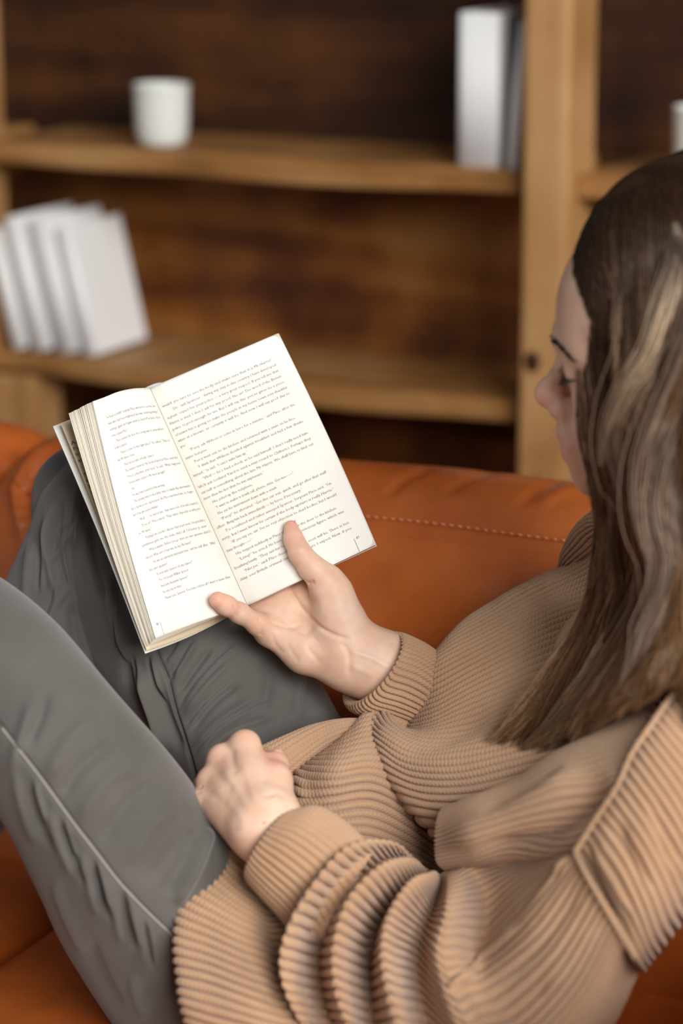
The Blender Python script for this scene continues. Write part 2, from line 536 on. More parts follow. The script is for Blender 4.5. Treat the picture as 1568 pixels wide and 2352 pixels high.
# ------------------------------------------------------------------ sofa
sofa = empty('sofa', (-0.9, 1.6, 0))
tag(sofa, 'burnt orange leather sofa with stitched back cushions', 'sofa')
YS = 1.825
def sofa_back(x0, x1, name='back_cushion', seed=0, wr=()):
    """rounded cushion: profile in Y-Z swept along X"""
    prof = [(1.60, 0.30), (1.612, 0.36), (1.628, 0.44), (1.648, 0.52), (1.670, 0.60), (1.692, 0.660), (1.716, 0.706), (1.7345, 0.7265), (1.7365, 0.7245), (1.7385, 0.7295), (1.760, 0.7445), (1.79, 0.756), (1.83, 0.762), (1.875, 0.752), (1.905, 0.722), (1.915, 0.66), (1.91, 0.5), (1.905, 0.30)]
    prof = np.array(prof)
    Wm = cr_matrix(len(prof), np.linspace(0, len(prof) - 1, 200))
    pr = Wm @ prof
    nx = int((x1 - x0) / 0.005)
    xs = np.linspace(x0, x1, nx)
    G = np.zeros((nx, 200, 3))
    cy, cz = 1.80, 0.56
    for i, x in enumerate(xs):
        e = min(x - x0, x1 - x) / 0.05
        k = 1.0 if e >= 1 else math.sqrt(max(0.0, 1 - (1 - e) ** 2)) * 0.16 + 0.84
        pw = 0.0022 * math.sin(x * 9 + seed) + 0.0012 * math.sin(x * 23 + seed)
        G[i, :, 0] = x
        G[i, :, 1] = cy + (pr[:, 0] - cy) * k
        G[i, :, 2] = cz + (pr[:, 1] - cz) * k + pw
    N = grid_normals(G)
    c = np.array([0, cy, cz])
    if np.sum(N[..., 1:] * (G[..., 1:] - c[1:])) < 0: N = -N
    XY, d = proj(G.reshape(-1, 3))
    G = sculpt(G, wr, outward=None) if len(wr) else G
    G = CAM + (G - CAM) * 1.03
    # end caps
    V = G.reshape(-1, 3)
    F = [grid_faces(200, nx)]
    o = mesh_np(name, V, F, M['leather'], sofa)
    mesh_caps = []
    for r in (0, nx - 1):
        ring = V[r * 200:(r + 1) * 200]
        mesh_caps.append(ring)
    for ring in mesh_caps:
        c_ = ring.mean(0)
        VV = np.concatenate([ring, c_[None]])
        FF = np.array([[k, (k + 1) % 200, 200] for k in range(200)])
        mesh_np('cushion_side', VV, FF, M['leather'], sofa)
    return xs, pr
XJ = onY(76, 990, YS)[0]
wr_r = [([(880, 1150), (930, 1100), (1000, 1075)], 9, -0.0025), ([(1010, 1140), (1090, 1095), (1160, 1085)], 10, -0.002),
        ([(1230, 1170), (1290, 1130), (1340, 1120)], 10, 0.0025), ([(1180, 1175), (1240, 1120), (1300, 1105)], 8, -0.0022),
        ([(160, 1075), (130, 1110), (118, 1180), (110, 1260)], 16, 0.0035), ([(60, 1260), (45, 1180), (42, 1120), (90, 1050), (140, 1010)], 9, 0.011),
        ([(70, 1260), (60, 1160), (80, 1090), (130, 1050)], 9, -0.005), ([(840, 1330), (1000, 1345), (1200, 1330)], 40, 0.002)]
sofa_back(XJ + 0.001, 0.25, seed=1.0, wr=wr_r)
sofa_back(-2.1, XJ - 0.001, seed=2.5, wr=[([(10, 1075), (40, 1050), (80, 1000)], 9, -0.004), ([(22, 1210), (26, 1140), (36, 1085), (60, 1050), (100, 1015)], 8, 0.012, .3), ([(50, 1200), (52, 1130), (66, 1085)], 10, -0.006)])
# stitches along the seam of the right back cushion
parts = []
x = XJ + 0.03
while x < 0.2:
    y = 1.7435 + 0.0002 * math.sin(x * 40)
    pw = 0.0022 * math.sin(x * 9 + 1.0) + 0.0012 * math.sin(x * 23 + 1.0)
    p = np.array([(x, 1.7465, 0.7385 + pw), (x + 0.0022, 1.7455, 0.7392 + pw), (x + 0.0044, 1.7465, 0.7385 + pw)])
    parts.append(tube(CAM + (p - CAM) * 1.03, 0.0006, 6))
    x += 0.0075
V, F = join_parts(parts)
st = mesh_np('seam_stitches', V, F, M['thread'], sofa); tag(st, kind='stuff')
def cushion(name, x0, x1, y0, y1, z0, z1, r=0.035, dome=0.015, wr=()):
    nx, ny = 130, 90
    u = np.linspace(-1, 1, nx); v = np.linspace(-1, 1, ny)
    def face(zs):
        G = np.zeros((ny, nx, 3))
        sx = np.sign(u) * (1 - (1 - np.abs(u)) ** 2.2); sy = np.sign(v) * (1 - (1 - np.abs(v)) ** 2.2)
        G[..., 0] = (x0 + x1) / 2 + (x1 - x0) / 2 * sx[None]
        G[..., 1] = (y0 + y1) / 2 + (y1 - y0) / 2 * sy[:, None]
        fall = np.clip((1 - np.abs(sx)) * (x1 - x0) / 2 / r, 0, 1)[None] * 1.0
        fy = np.clip((1 - np.abs(sy)) * (y1 - y0) / 2 / r, 0, 1)[:, None]
        q = np.sqrt(np.clip(1 - (1 - fall) ** 2, 0, 1)) * np.sqrt(np.clip(1 - (1 - fy) ** 2, 0, 1))
        h = (z1 - z0) / 2
        G[..., 2] = (z0 + z1) / 2 + zs * (h - r + r * q + dome * (1 - sx[None] ** 2) * (1 - sy[:, None] ** 2))
        return G
    A, B = face(1), face(-1)
    if len(wr): A = sculpt(A, wr)
    idx = np.arange(nx * ny).reshape(ny, nx)
    rim = np.concatenate([idx[0, :-1], idx[:-1, -1], idx[-1, :0:-1], idx[:0:-1, 0]])
    r2 = np.roll(rim, -1)
    F = [grid_faces(nx, ny), grid_faces(nx, ny, off=nx * ny)[:, ::-1], np.stack([rim, rim + nx * ny, r2 + nx * ny, r2], 1)]
    return mesh_np(name, np.concatenate([A.reshape(-1, 3), B.reshape(-1, 3)]), F, M['leather'], sofa)
cushion('seat_cushion', -1.62, XJ + 0.16, 1.05, 1.68, 0.247, 0.41)
cushion('seat_cushion', XJ + 0.163, -0.39, 1.05, 1.68, 0.247, 0.41, wr=[([(1380, 2352), (1480, 2250), (1568, 2150)], 5, -0.004, 0)])
# rolled armrest she leans against, added mostly outside the frame to shade the seat
def armrest(x0, x1):
    prof = [(x0 + .02, .25), (x0, .40), (x0 + .005, .52), (x0 + .02, .61), (x0 + .07, .665), ((x0 + x1) / 2, .68), (x1 - .07, .665), (x1 - .02, .61), (x1, .50), (x1, .35), (x1 - .01, .25)]
    pr = cr_matrix(len(prof), np.linspace(0, len(prof) - 1, 90)) @ np.array(prof)
    ys = np.linspace(1.06, 1.62, 60)
    cx_, cz_ = (x0 + x1) / 2, .45
    G = np.zeros((60, 90, 3))
    for i, y in enumerate(ys):
        e = min(1, (y - 1.06) / .04)
        k = .88 + .12 * math.sqrt(max(0, 1 - (1 - e) ** 2))
        G[i, :, 0] = cx_ + (pr[:, 0] - cx_) * k; G[i, :, 1] = y; G[i, :, 2] = cz_ + (pr[:, 1] - cz_) * k
    ring = np.arange(90)
    mesh_np('armrest', G.reshape(-1, 3), [grid_faces(90, 60), ring[None, ::-1], (ring + 59 * 90)[None]], M['leather'], sofa)
armrest(-0.385, -0.13)
box_obj('base_frame', -1.9, 0.27, 1.07, 1.98, 0.07, 0.245, M['leather'], sofa, 0.01)
for x, y in ((-1.8, 1.12), (0.18, 1.12), (-1.8, 1.86), (0.18, 1.86)):
    box_obj('foot', x - 0.03, x + 0.03, y - 0.03, y + 0.03, 0.0, 0.075, M['wood_post'], sofa, 0.004)
# ------------------------------------------------------------------ open paperback in the far hand
BK = P(470, 1160, 1.88)
book = empty('open_book', tuple(BK))
tag(book, 'open paperback book with cream printed pages held up in the far hand', 'book')
# right page net: rows top -> bottom, columns gutter -> fore edge
def lerp(a, b, t): return tuple(a[i] + (b[i] - a[i]) * t for i in range(3))
def rows(n, f): return [f(i / (n - 1)) for i in range(n)]
GT, GB = (344, 891, 1.905), (568, 1391, 1.868)            # gutter top / bottom
def rightrow(t):
    g = lerp(GT, GB, t)
    e = lerp((637, 766, 1.900), (862, 1251, 1.862), t)
    e = (e[0] + 5 * math.sin(math.pi * t), e[1], e[2])
    r = []
    for s, bow in ((0, 0.0), (0.04, 0.0045), (0.12, 0.0085), (0.3, 0.011), (0.55, 0.009), (0.8, 0.005), (1.0, 0.0)):
        q = lerp(g, e, s)
        r.append((q[0], q[1], q[2] - bow))
    return r
def leftrow(t):
    g = lerp(GT, GB, t)
    e = lerp((213, 922, 1.815), (357, 1466, 1.795), t)
    e = (e[0] - 6 * math.sin(math.pi * t), e[1], e[2])
    r = []
    for s, k in ((0, 0), (0.05, 0.14), (0.14, 0.27), (0.32, 0.44), (0.56, 0.64), (0.8, 0.84), (1.0, 1.0)):
        # in the picture the page first runs toward the viewer, then out to the left
        q = lerp(g, e, s)
        d = g[2] + (e[2] - g[2]) * k
        up = -9.0 * math.sin(math.pi * min(1, s * 1.1)) * (1 - t) - 2.5 * t * math.sin(math.pi * s)
        r.append((q[0], q[1] + up, d))
    return r
RN = rows(5, rightrow); LN = rows(5, leftrow)
def page_eval(ctrl, s, t):
    """points of a page for arrays s (0 gutter .. 1 edge), t (0 top .. 1 bottom)"""
    C = PV(np.array(ctrl, float))
    S = np.array([0, 0.04, 0.12, 0.3, 0.55, 0.8, 1.0]) if ctrl is RN else np.array([0, 0.05, 0.14, 0.32, 0.56, 0.8, 1.0])
    G = net(ctrl, 121, 121)                      # uniform in control index
    ui = np.interp(s, S, np.arange(7)) / 6 * 120
    vi = np.clip(t, 0, 1) * 120
    ui = np.clip(ui, 0, 119.999); vi = np.clip(vi, 0, 119.999)
    i, j = ui.astype(int), vi.astype(int)
    fu, fv = (ui - i)[:, None], (vi - j)[:, None]
    p = G[j, i] * (1 - fu) * (1 - fv) + G[j, i + 1] * fu * (1 - fv) + G[j + 1, i] * (1 - fu) * fv + G[j + 1, i + 1] * fu * fv
    N = grid_normals(G)
    vd = CAM - G
    N *= np.sign(np.sum(N * vd, -1, keepdims=True))
    return p, N[j, i]
def sheet_mesh(name, G, th, mat, parent, corner=None):
    """thin sheet with thickness from a grid; corner: list of (row, col) quads dropped"""
    nv, nu = G.shape[:2]
    N = grid_normals(G)
    vd = CAM - G
    N *= np.sign(np.sum(N * vd, -1, keepdims=True))
    B = G - N * th
    idx = np.arange(nu * nv).reshape(nv, nu)
    rim = np.concatenate([idx[0, :-1], idx[:-1, -1], idx[-1, :0:-1], idx[:0:-1, 0]])
    r2 = np.roll(rim, -1)
    F = [grid_faces(nu, nv), grid_faces(nu, nv, off=nu * nv)[:, ::-1], np.stack([rim, rim + nu * nv, r2 + nu * nv, r2], 1)]
    return mesh_np(name, np.concatenate([G.reshape(-1, 3), B.reshape(-1, 3)]), F, mat, parent)
def page_grid(ctrl, nv=80, nu=110, s1=1.0, rc=0.0):
    s = np.linspace(0, 1, nu) ** 1.2 * s1
    t = np.linspace(0, 1, nv)
    S, T = np.meshgrid(s, t)
    if rc:      # rounded outer corners: pull rows in near the corner
        e = np.clip((S - (1 - rc)) / rc, 0, 1)
        cut = rc * 0.55 * (1 - np.sqrt(np.clip(1 - e ** 2, 0, 1)))
        T = T * (1 - cut) + cut * 0.5 * 0 + cut * (1 - T) * 1.0
    p, n = page_eval(ctrl, S.ravel(), T.ravel())
    return p.reshape(nv, nu, 3)
pageR = sheet_mesh('right_page', page_grid(RN, rc=0.06), 0.0002, M['paper'], book)
pageL = sheet_mesh('left_page', page_grid(LN), 0.0002, M['paper'], book)
# block of leaves behind the left page: each gathering of leaves is its own sheet, edges fanned
def shift_net(ctrl, f):
    return [[f(i / (len(ctrl) - 1), j, p) for j, p in enumerate(row)] for i, row in enumerate(ctrl)]
rb = random.Random(5)
NB = 30
for k in range(1, NB):
    a = k / (NB - 1)
    gap = (rb.random() - 0.5) * 0.012
    aa = min(1, max(0, a + gap))
    tw = (rb.random() - 0.5) * 3
    S7 = [0, 0.05, 0.14, 0.32, 0.56, 0.8, 1.0]
    def f(t, j, p, aa=aa, tw=tw):
        s = S7[j]
        # fore edge of the rearmost leaf runs from (160, 948) to (336, 1488)
        dx = (-53 * (1 - t) - 22 * t) * aa * s + tw * s
        dy = (27 * (1 - t) + 22 * t) * aa * s
        dd = (0.004 + 0.016 * (1 - s)) * aa * 0.6 + 0.0004
        return (p[0] + dx, p[1] + dy, p[2] + dd + 0.006 * aa * s)
    g = page_grid(shift_net(LN, f), 16, 16) if False else net(shift_net(LN, f), 16, 20)
    sheet_mesh('page_gathering', g, 0.0008 if k % 5 else 0.0012, M['paper_edge'], book)
# inner leaf with print and the white cover behind the block
def fcover(t, j, p):
    s = [0, 0.05, 0.14, 0.32, 0.56, 0.8, 1.0][j]
    ex, ey = 122 + (334 - 122) * t, 979 + (1501 - 979) * t
    ex += 5 * math.sin(math.pi * t) * 1.0
    gx, gy, gd = LN[0][0][0] * (1 - t) + LN[-1][0][0] * t, LN[0][0][1] * (1 - t) + LN[-1][0][1] * t, 0
    x = gx + (ex - gx) * s; y = gy + (ey - gy) * s + 9 * t * math.sin(math.pi * s)
    d0 = GT[2] + (GB[2] - GT[2]) * t + 0.022
    d1 = (1.850 * (1 - t) + 1.806 * t)
    return (x, y, d0 + (d1 - d0) * s ** 1.2)
CN = shift_net(LN, fcover)
coverL = sheet_mesh('front_cover', net(CN, 40, 30), 0.0006, M['book_cover'], book)
def fleaf(t, j, p):
    q = fcover(t, j, p)
    s = [0, 0.05, 0.14, 0.32, 0.56, 0.8, 1.0][j]
    return (q[0] + (17 * (1 - t) + 3 * t) * s, q[1] - 7 * s, q[2] - 0.004)
LFN = shift_net(LN, fleaf)
leaf = sheet_mesh('flyleaf', net(LFN, 40, 30), 0.0002, M['tan_paper'], book)
# leaves and cover behind the right page
for k in range(1, 9):
    a = k / 8
    S7r = [0, 0.04, 0.12, 0.3, 0.55, 0.8, 1.0]
    def f(t, j, p, a=a):
        return (p[0] + 1.0 * a * S7r[j], p[1] + 1.5 * a * t, p[2] + 0.001 + 0.009 * a)
    sheet_mesh('page_gathering', net(shift_net(RN, f), 14, 16), 0.0006, M['paper_edge'] if k % 2 else M['paper'], book)
def f(t, j, p):
    s = [0, 0.04, 0.12, 0.3, 0.55, 0.8, 1.0][j]
    return (p[0] + 3.0 * s, p[1] + 3.0 * t * s + 0.0, p[2] + 0.0125)
sheet_mesh('back_cover', net(shift_net(RN, f), 20, 16), 0.0006, M['white_cover'], book)
# rounded spine behind the gutter
sp = curve([(348, 893, 1.93), (455, 1140, 1.912), (566, 1386, 1.893)], 12)
V, F = tube(sp, 0.011, 14)
mesh_np('spine', V, F, M['white_cover'], book)

# print
RIGHT = """would you care to see the body and make sure that it is Mr Harris?”|f
“Sir,” said Spencer, “during my stay in this country I have developed|i
a great respect for your police — a very great respect. If you tell me that|f
Harris is dead, I don’t ask for any proof. No sir! The word of the British|f
police is good enough for me. But I will say this: you’ve given me a piece|f
of news that is going to make the people in my home town very thankful|f
when it is known, as certainly it will be. And now I will say good day to|f
you.”|s
“Percy, ask Wilson to come in here for a minute,” said Place, after the|i
visitor had gone.|s
Percy went out to the kitchen, and returned with a smile on his face.|j
“I think that Wilson decided against breakfast and had a few drinks|i
instead,” he said. “I can’t wake him up.”|s
“Well — he’s had a shock, as he said himself. I don’t really need him.|i
We’ll ask Scotland Yard to send a man round to Chiltern’s. Perhaps they|f
can tell us something about the late Mr Harris. We shall have to find out|f
more than the fact that he was unpleasant.”|s
He picked up the telephone.|t
“I want to make a trunk call, please, miss. Get me——”|t
He put the instrument down with a crash.|t
“Percy!” he shouted. “Get the car out, quick, and go after that staff|i
officer. Bring him back immediately — by force, if necessary.”|s
To a confused and rather annoyed Spencer, Sergeant Place said, “I’m|i
sorry, but I must know for certain if the body upstairs is really Harris.”|f
“If you say so, sir. I’ve no real objection to dead bodies, but I would|i
have thought——”|s
He stopped suddenly as Place threw open the door to the kitchen.|j
“Limey!” he cried. He bent over an unconscious figure, which was|i
breathing heavily. “They said that he was dead!”|s
“Not yet,” said Place cheerfully. “But he soon will be. There is less|i
delay over British criminal cases by four hours, I expect. Now, if you|f"""
LEFT = """be been so lucky! Sergeant Place was not to see the two|f
man who had been frightened and was now beginning it|f
outrage again and again until he heard Percival’s door|f
comes, Sergeant Place!”|s
Place opened the door for a young man in army uniform|j
at him in surprise.|s
“Have I come to the right place?” he asked. “This is it|i
was Mr Harris’s house.”|s
“They told you quite correctly. Come in.”|t
The visitor entered. He looked hard at Place, and then|i
“You’re policemen, aren’t you?” he said. “What’s happened|i
“Did you write a letter to Mr Harris last night?”|t
“I did.”|t
“He was found dead in bed this morning.”|t
The young man took a little time to think this information|i
face showed no expression. As Place watched him, he began|f
line of his jaw seemed familiar.|s
“Well . . .” he said at last, “that saves a lot of trouble, hasn’t it|i
“Does it?” Place asked. “That rather depends on why you|i
see Mr Harris.”|s
“Perhaps we needn’t discuss that at present. I’m grateful to|i
gentlemen gave me the news, that’s all. I’d better go now.”|f
“Wait a minute. Before you go, there are two questions that I’d|i
ask you. What sort of man was the late Mr Harris?”|s
“He was an extremely unpleasant man,” said the staff officer. “What|i
the other question?”|s
“Is your name Spencer, by any chance?”|t
“Yes, I’m Joseph Wilbur Spencer.”|t
“And John Benjamin Spencer?”|t
“He was my brother.”|t
“Thank you, Spencer. You have told me all I want to know. Now|i"""
def text_geo(s, res=1):
    cu = bpy.data.curves.new('txt', 'FONT')
    cu.body = s
    cu.size = 1.0
    cu.offset = -0.003
    cu.resolution_u = res
    o = bpy.data.objects.new('txt', cu)
    COL.objects.link(o)
    bpy.context.view_layer.update()
    dg = bpy.context.evaluated_depsgraph_get()
    me = bpy.data.meshes.new_from_object(o.evaluated_get(dg))
    n = len(me.vertices)
    V = np.zeros(n * 3, np.float32); me.vertices.foreach_get('co', V)
    me.calc_loop_triangles()
    F = np.zeros(len(me.loop_triangles) * 3, np.int32); me.loop_triangles.foreach_get('vertices', F)
    bpy.data.objects.remove(o); bpy.data.curves.remove(cu); bpy.data.meshes.remove(me)
    return V.reshape(-1, 3)[:, :2].astype(float), F.reshape(-1, 3)
def print_page(txt, ctrl, s_in, s_out, t0, t1, parent, lean, cw, mt='ink'):
    """s_in: text edge nearest the reading start, s_out: end of full lines (both in s)"""
    lines = txt.split('\n')
    parts = []
    wid = abs(s_out - s_in)
    sg = 1 if s_out > s_in else -1
    ind = 0.055
    for k, ln in enumerate(lines):
        body, kind = ln.rsplit('|', 1)
        V, F = text_geo(body)
        if not len(V): continue
        w0 = V[:, 0].max()
        start = ind if kind in 'itj' else 0.0
        full = wid - start
        tw = {'f': full, 'i': full, 'j': full * 0.955, 's': min(full, w0 * cw), 't': min(full, w0 * cw)}[kind]
        sx = tw / w0
        s = s_in + sg * (start + V[:, 0] * sx)
        tt = t0 + (t1 - t0) * k / (len(lines) - 1) - V[:, 1] * 0.0172 + lean * (abs(s - s_in))
        p, n = page_eval(ctrl, np.clip(s, 0.0, 1), tt)
        parts.append((p + n * 0.0004, F))
    V, F = join_parts(parts)
    return mesh_np('printed_text', V, F, M[mt], parent, smooth=False)
print_page(RIGHT, RN, 0.03, 0.885, 0.098, 0.895, pageR, 0.0, 0.0262)
print_page(LEFT, LN, 0.85, 0.05, 0.088, 0.868, pageL, 0.0, 0.0262, 'ink_faint')
def small_print(body, ctrl, s, t, size_s, size_t, parent, name='page_number', sg=1, rot=False):
    V, F = text_geo(body)
    if rot: V = np.stack([-V[:, 1], V[:, 0]], 1)
    p, n = page_eval(ctrl, s + sg * V[:, 0] * size_s, t - V[:, 1] * size_t)
    return mesh_np(name, p + n * 0.0004, F, M['ink'], parent, smooth=False)
small_print('49', RN, 0.888, 0.945, 0.028, 0.018, pageR)
small_print('48', LN, 0.955, 0.955, 0.028, 0.018, pageL, sg=-1)
for ctrl, s, t_, par in ((RN, 0.872, 0.938, pageR), (LN, 0.905, 0.945, pageL)):
    q = np.array([[s, t_], [s + 0.003, t_], [s + 0.003, 0.998], [s, 0.998]])
    p, n = page_eval(ctrl, q[:, 0], q[:, 1])
    mesh_np('margin_rule', p + n * 0.0004, np.array([[0, 1, 2, 3]]), M['ink'], par, smooth=False)
# print on the flyleaf, rows running down its outer margin
parts = []
Gl = net(LFN, 60, 60)
for k, (b, t_) in enumerate(zip(['Addison', 'Published', 'first published', 'and bound', 'THE HOUSE', 'IN THE', 'LATE', 'OF HARRIS', 'A NOVEL', 'BY THE', 'SERGEANT', 'PLACE', 'IS NEW', 'NOW', 'LL'], [.10, .125, .15, .175, .24, .265, .29, .315, .34, .385, .41, .45, .50, .56, .62])):
    V, F = text_geo(b)
    si = np.clip(0.985 - V[:, 0] / V[:, 0].max() * 0.22, 0, 1) * 59
    ti = np.clip(t_ - V[:, 1] * 0.022, 0, 1) * 59
    # mirrored so that it reads from the gutter outwards on a left-hand leaf
    p = Gl[ti.astype(int).clip(0, 58), si.astype(int).clip(0, 58)]
    i, j = si.astype(int).clip(0, 58), ti.astype(int).clip(0, 58)
    fu, fv = (si - i)[:, None], (ti - j)[:, None]
    p = Gl[j, i] * (1 - fu) * (1 - fv) + Gl[j, i + 1] * fu * (1 - fv) + Gl[j + 1, i] * (1 - fu) * fv + Gl[j + 1, i + 1] * fu * fv
    p = p + (CAM - p) / np.linalg.norm(CAM - p, axis=1, keepdims=True) * 0.0003
    parts.append((p, F))
V, F = join_parts(parts)
mesh_np('printed_text', V, F, M['ink_dark'], leaf, smooth=False)
# ------------------------------------------------------------------ person
HB = P(900, 2450, 1.78)
person = empty('person', (HB[0], HB[1], 0.425))
tag(person, 'person with long brown hair reading on the sofa in beige ribbed sweater and grey trousers', 'person')

def sdf_eval(Pn, groups):
    """groups: list of (k_join, [prims]); prim = ('c', a, b, ra, rb, k) or ('e', centre, radii, Rt, k)"""
    tot = None
    def smin(a, b, k):
        h = np.maximum(k - np.abs(a - b), 0) / k
        return np.minimum(a, b) - h * h * k * 0.25
    for kj, prims in groups:
        g = None
        for pr in prims:
            if pr[0] == 'c':
                _, a, b, ra, rb, k = pr
                a = np.asarray(a, np.float32); b = np.asarray(b, np.float32)
                ab = b - a
                t = np.clip((Pn - a) @ ab / max(float(ab @ ab), 1e-12), 0, 1)
                q = Pn - a - t[..., None] * ab
                d = np.sqrt(np.einsum('...i,...i', q, q)) - (ra + (rb - ra) * t)
            else:
                _, c, r, Rt, k = pr
                q = (Pn - np.asarray(c, np.float32)) @ np.asarray(Rt, np.float32)   # columns of Rt are the axes
                r = np.asarray(r, np.float32)
                k0 = np.sqrt((((q / r) ** 2)).sum(-1)); k1 = np.sqrt((((q / (r * r)) ** 2)).sum(-1)) + 1e-9
                d = k0 * (k0 - 1) / k1
            g = d if g is None else smin(g, d, k)
        tot = g if tot is None else smin(tot, g, kj)
    return tot

def surface_nets(groups, h, lo, hi):
    lo = np.array(lo, float); hi = np.array(hi, float)
    n = np.ceil((hi - lo) / h).astype(int) + 1
    xs = [(lo[i] + h * np.arange(n[i])).astype(np.float32) for i in range(3)]
    f = np.empty(n, np.float32)
    for i0 in range(0, n[0], 24):
        X, Y, Z = np.meshgrid(xs[0][i0:i0 + 24], xs[1], xs[2], indexing='ij')
        f[i0:i0 + 24] = sdf_eval(np.stack([X, Y, Z], -1), groups)
    s = f < 0
    m = n - 1
    cnt = np.zeros(m, np.int8)
    for a in (0, 1):
        for b in (0, 1):
            for c in (0, 1):
                cnt += s[a:a + m[0], b:b + m[1], c:c + m[2]]
    act = (cnt > 0) & (cnt < 8)
    ids = np.full(m, -1, np.int64)
    cells = np.argwhere(act)
    ids[act] = np.arange(len(cells))
    acc = np.zeros((len(cells), 3)); num = np.zeros(len(cells))
    corners = [(a, b, c) for a in (0, 1) for b in (0, 1) for c in (0, 1)]
    for c0 in corners:
        for ax in range(3):
            if c0[ax] == 0:
                c1 = list(c0); c1[ax] = 1
                i0 = cells + np.array(c0); i1 = cells + np.array(c1)
                f0 = f[i0[:, 0], i0[:, 1], i0[:, 2]]; f1 = f[i1[:, 0], i1[:, 1], i1[:, 2]]
                x = (f0 < 0) != (f1 < 0)
                t = f0 / (f0 - f1 + 1e-20)
                p = i0.astype(float); p[:, ax] += t
                acc[x] += p[x]; num[x] += 1
    V = lo + h * acc / num[:, None]
    quads = []
    for ax in range(3):
        o = [0, 0, 0]; o[ax] = 1
        sh = n.copy(); sh[ax] -= 1
        A = s[:sh[0], :sh[1], :sh[2]]
        Bq = s[o[0]:, o[1]:, o[2]:]
        E = np.argwhere(A != Bq)
        b, c = [k for k in range(3) if k != ax]
        ok = (E[:, b] > 0) & (E[:, c] > 0) & (E[:, b] < n[b] - 1) & (E[:, c] < n[c] - 1)
        E = E[ok]
        def cid(db, dc):
            q = E.copy(); q[:, b] -= db; q[:, c] -= dc
            return ids[q[:, 0], q[:, 1], q[:, 2]]
        q = np.stack([cid(1, 1), cid(0, 1), cid(0, 0), cid(1, 0)], 1)
        flip = A[E[:, 0], E[:, 1], E[:, 2]]
        if ax == 1: flip = ~flip
        q[~flip] = q[~flip][:, ::-1]
        quads.append(q)
    F = np.concatenate(quads)
    # project on the iso surface
    for _ in range(2):
        e = 0.0004
        Pn = V.astype(np.float32)
        d0 = sdf_eval(Pn, groups)
        g = np.stack([sdf_eval(Pn + np.array([e if k == j else 0 for k in range(3)], np.float32), groups) - d0 for j in range(3)], 1) / e
        g /= np.maximum(np.linalg.norm(g, axis=1, keepdims=True), 0.3)
        V = V - np.clip(d0, -h, h)[:, None] * g
    g /= np.linalg.norm(g, axis=1, keepdims=True) + 1e-9
    return V, F, g

def bounds(groups, pad=0.012):
    pts = []
    for _, prims in groups:
        for p in prims:
            if p[0] == 'c':
                for c, r in ((p[1], p[3]), (p[2], p[4])):
                    pts += [np.array(c) - r, np.array(c) + r]
            else:
                pts += [np.array(p[1]) - max(p[2]), np.array(p[1]) + max(p[2])]
    pts = np.array(pts)
    return pts.min(0) - pad, pts.max(0) + pad

def chain(pts, k=0.006):
    """pts: (px, py, d, r) -> list of capsule prims"""
    out = []
    for a, b in zip(pts[:-1], pts[1:]):
        out.append(('c', P(*a[:3]), P(*b[:3]), a[3], b[3], k))
    return out

def carve(V, N, strokes):
    V2 = sculpt(V, strokes, outward=N)
    return V2

# --- far (right) hand holding the book
W0 = (815, 1508, 1.864, 0.0205)
palmR = chain([(812, 1506, 1.866, 0.0185), (708, 1368, 1.876, 0.0118)], 0.012)
palmR += chain([(808, 1510, 1.868, 0.0175), (662, 1388, 1.879, 0.0118)], 0.012)
palmR += chain([(804, 1516, 1.868, 0.0165), (625, 1412, 1.878, 0.0115)], 0.012)
palmR += chain([(780, 1522, 1.866, 0.0160), (700, 1500, 1.865, 0.0138), (622, 1452, 1.866, 0.0112)], 0.012)
palmR += chain([(800, 1478, 1.862, 0.0165), (780, 1420, 1.858, 0.0165), (762, 1362, 1.856, 0.0125)], 0.012)
palmR += chain([(1130, 1600, 1.875, 0.020), (985, 1574, 1.876, 0.0185), (935, 1556, 1.872, 0.0195), (885, 1536, 1.866, 0.0232), (815, 1508, 1.865, 0.0218)], 0.02)
palmR += chain([(612, 1440, 1.872, 0.0110), (585, 1375, 1.892, 0.0105)], 0.008) + chain([(660, 1400, 1.876, 0.0115), (640, 1350, 1.890, 0.0105)], 0.008)
thumbR = chain([(768, 1360, 1.856, 0.0130), (748, 1334, 1.853, 0.0122), (716, 1304, 1.851, 0.0093), (689, 1270, 1.851, 0.0078), (674, 1238, 1.855, 0.0066), (668, 1211, 1.858, 0.0054)], 0.006)
pinkyR = chain([(622, 1452, 1.865, 0.0100), (592, 1434, 1.856, 0.0080), (550, 1408, 1.842, 0.0073), (520, 1391, 1.833, 0.0070), (500, 1378, 1.828, 0.0064)], 0.005)
fR = []
for pts in ([(708, 1368, 1.876, .0108), (705, 1320, 1.900, .0090), (690, 1240, 1.905, .0080), (655, 1190, 1.905, .0070)],
            [(662, 1388, 1.879, .0108), (655, 1335, 1.900, .0090), (630, 1240, 1.908, .0080), (590, 1170, 1.910, .0070)],
            [(625, 1412, 1.878, .0105), (610, 1355, 1.905, .0088), (570, 1270, 1.925, .0078), (530, 1210, 1.925, .0068)]):
    fR.append((0.006, chain(pts, 0.004)))
gR = [(0.01, palmR), (0.010, thumbR), (0.006, pinkyR)] + fR
lo, hi = bounds(gR)
V, F, N = surface_nets(gR, 0.0012, lo, hi)
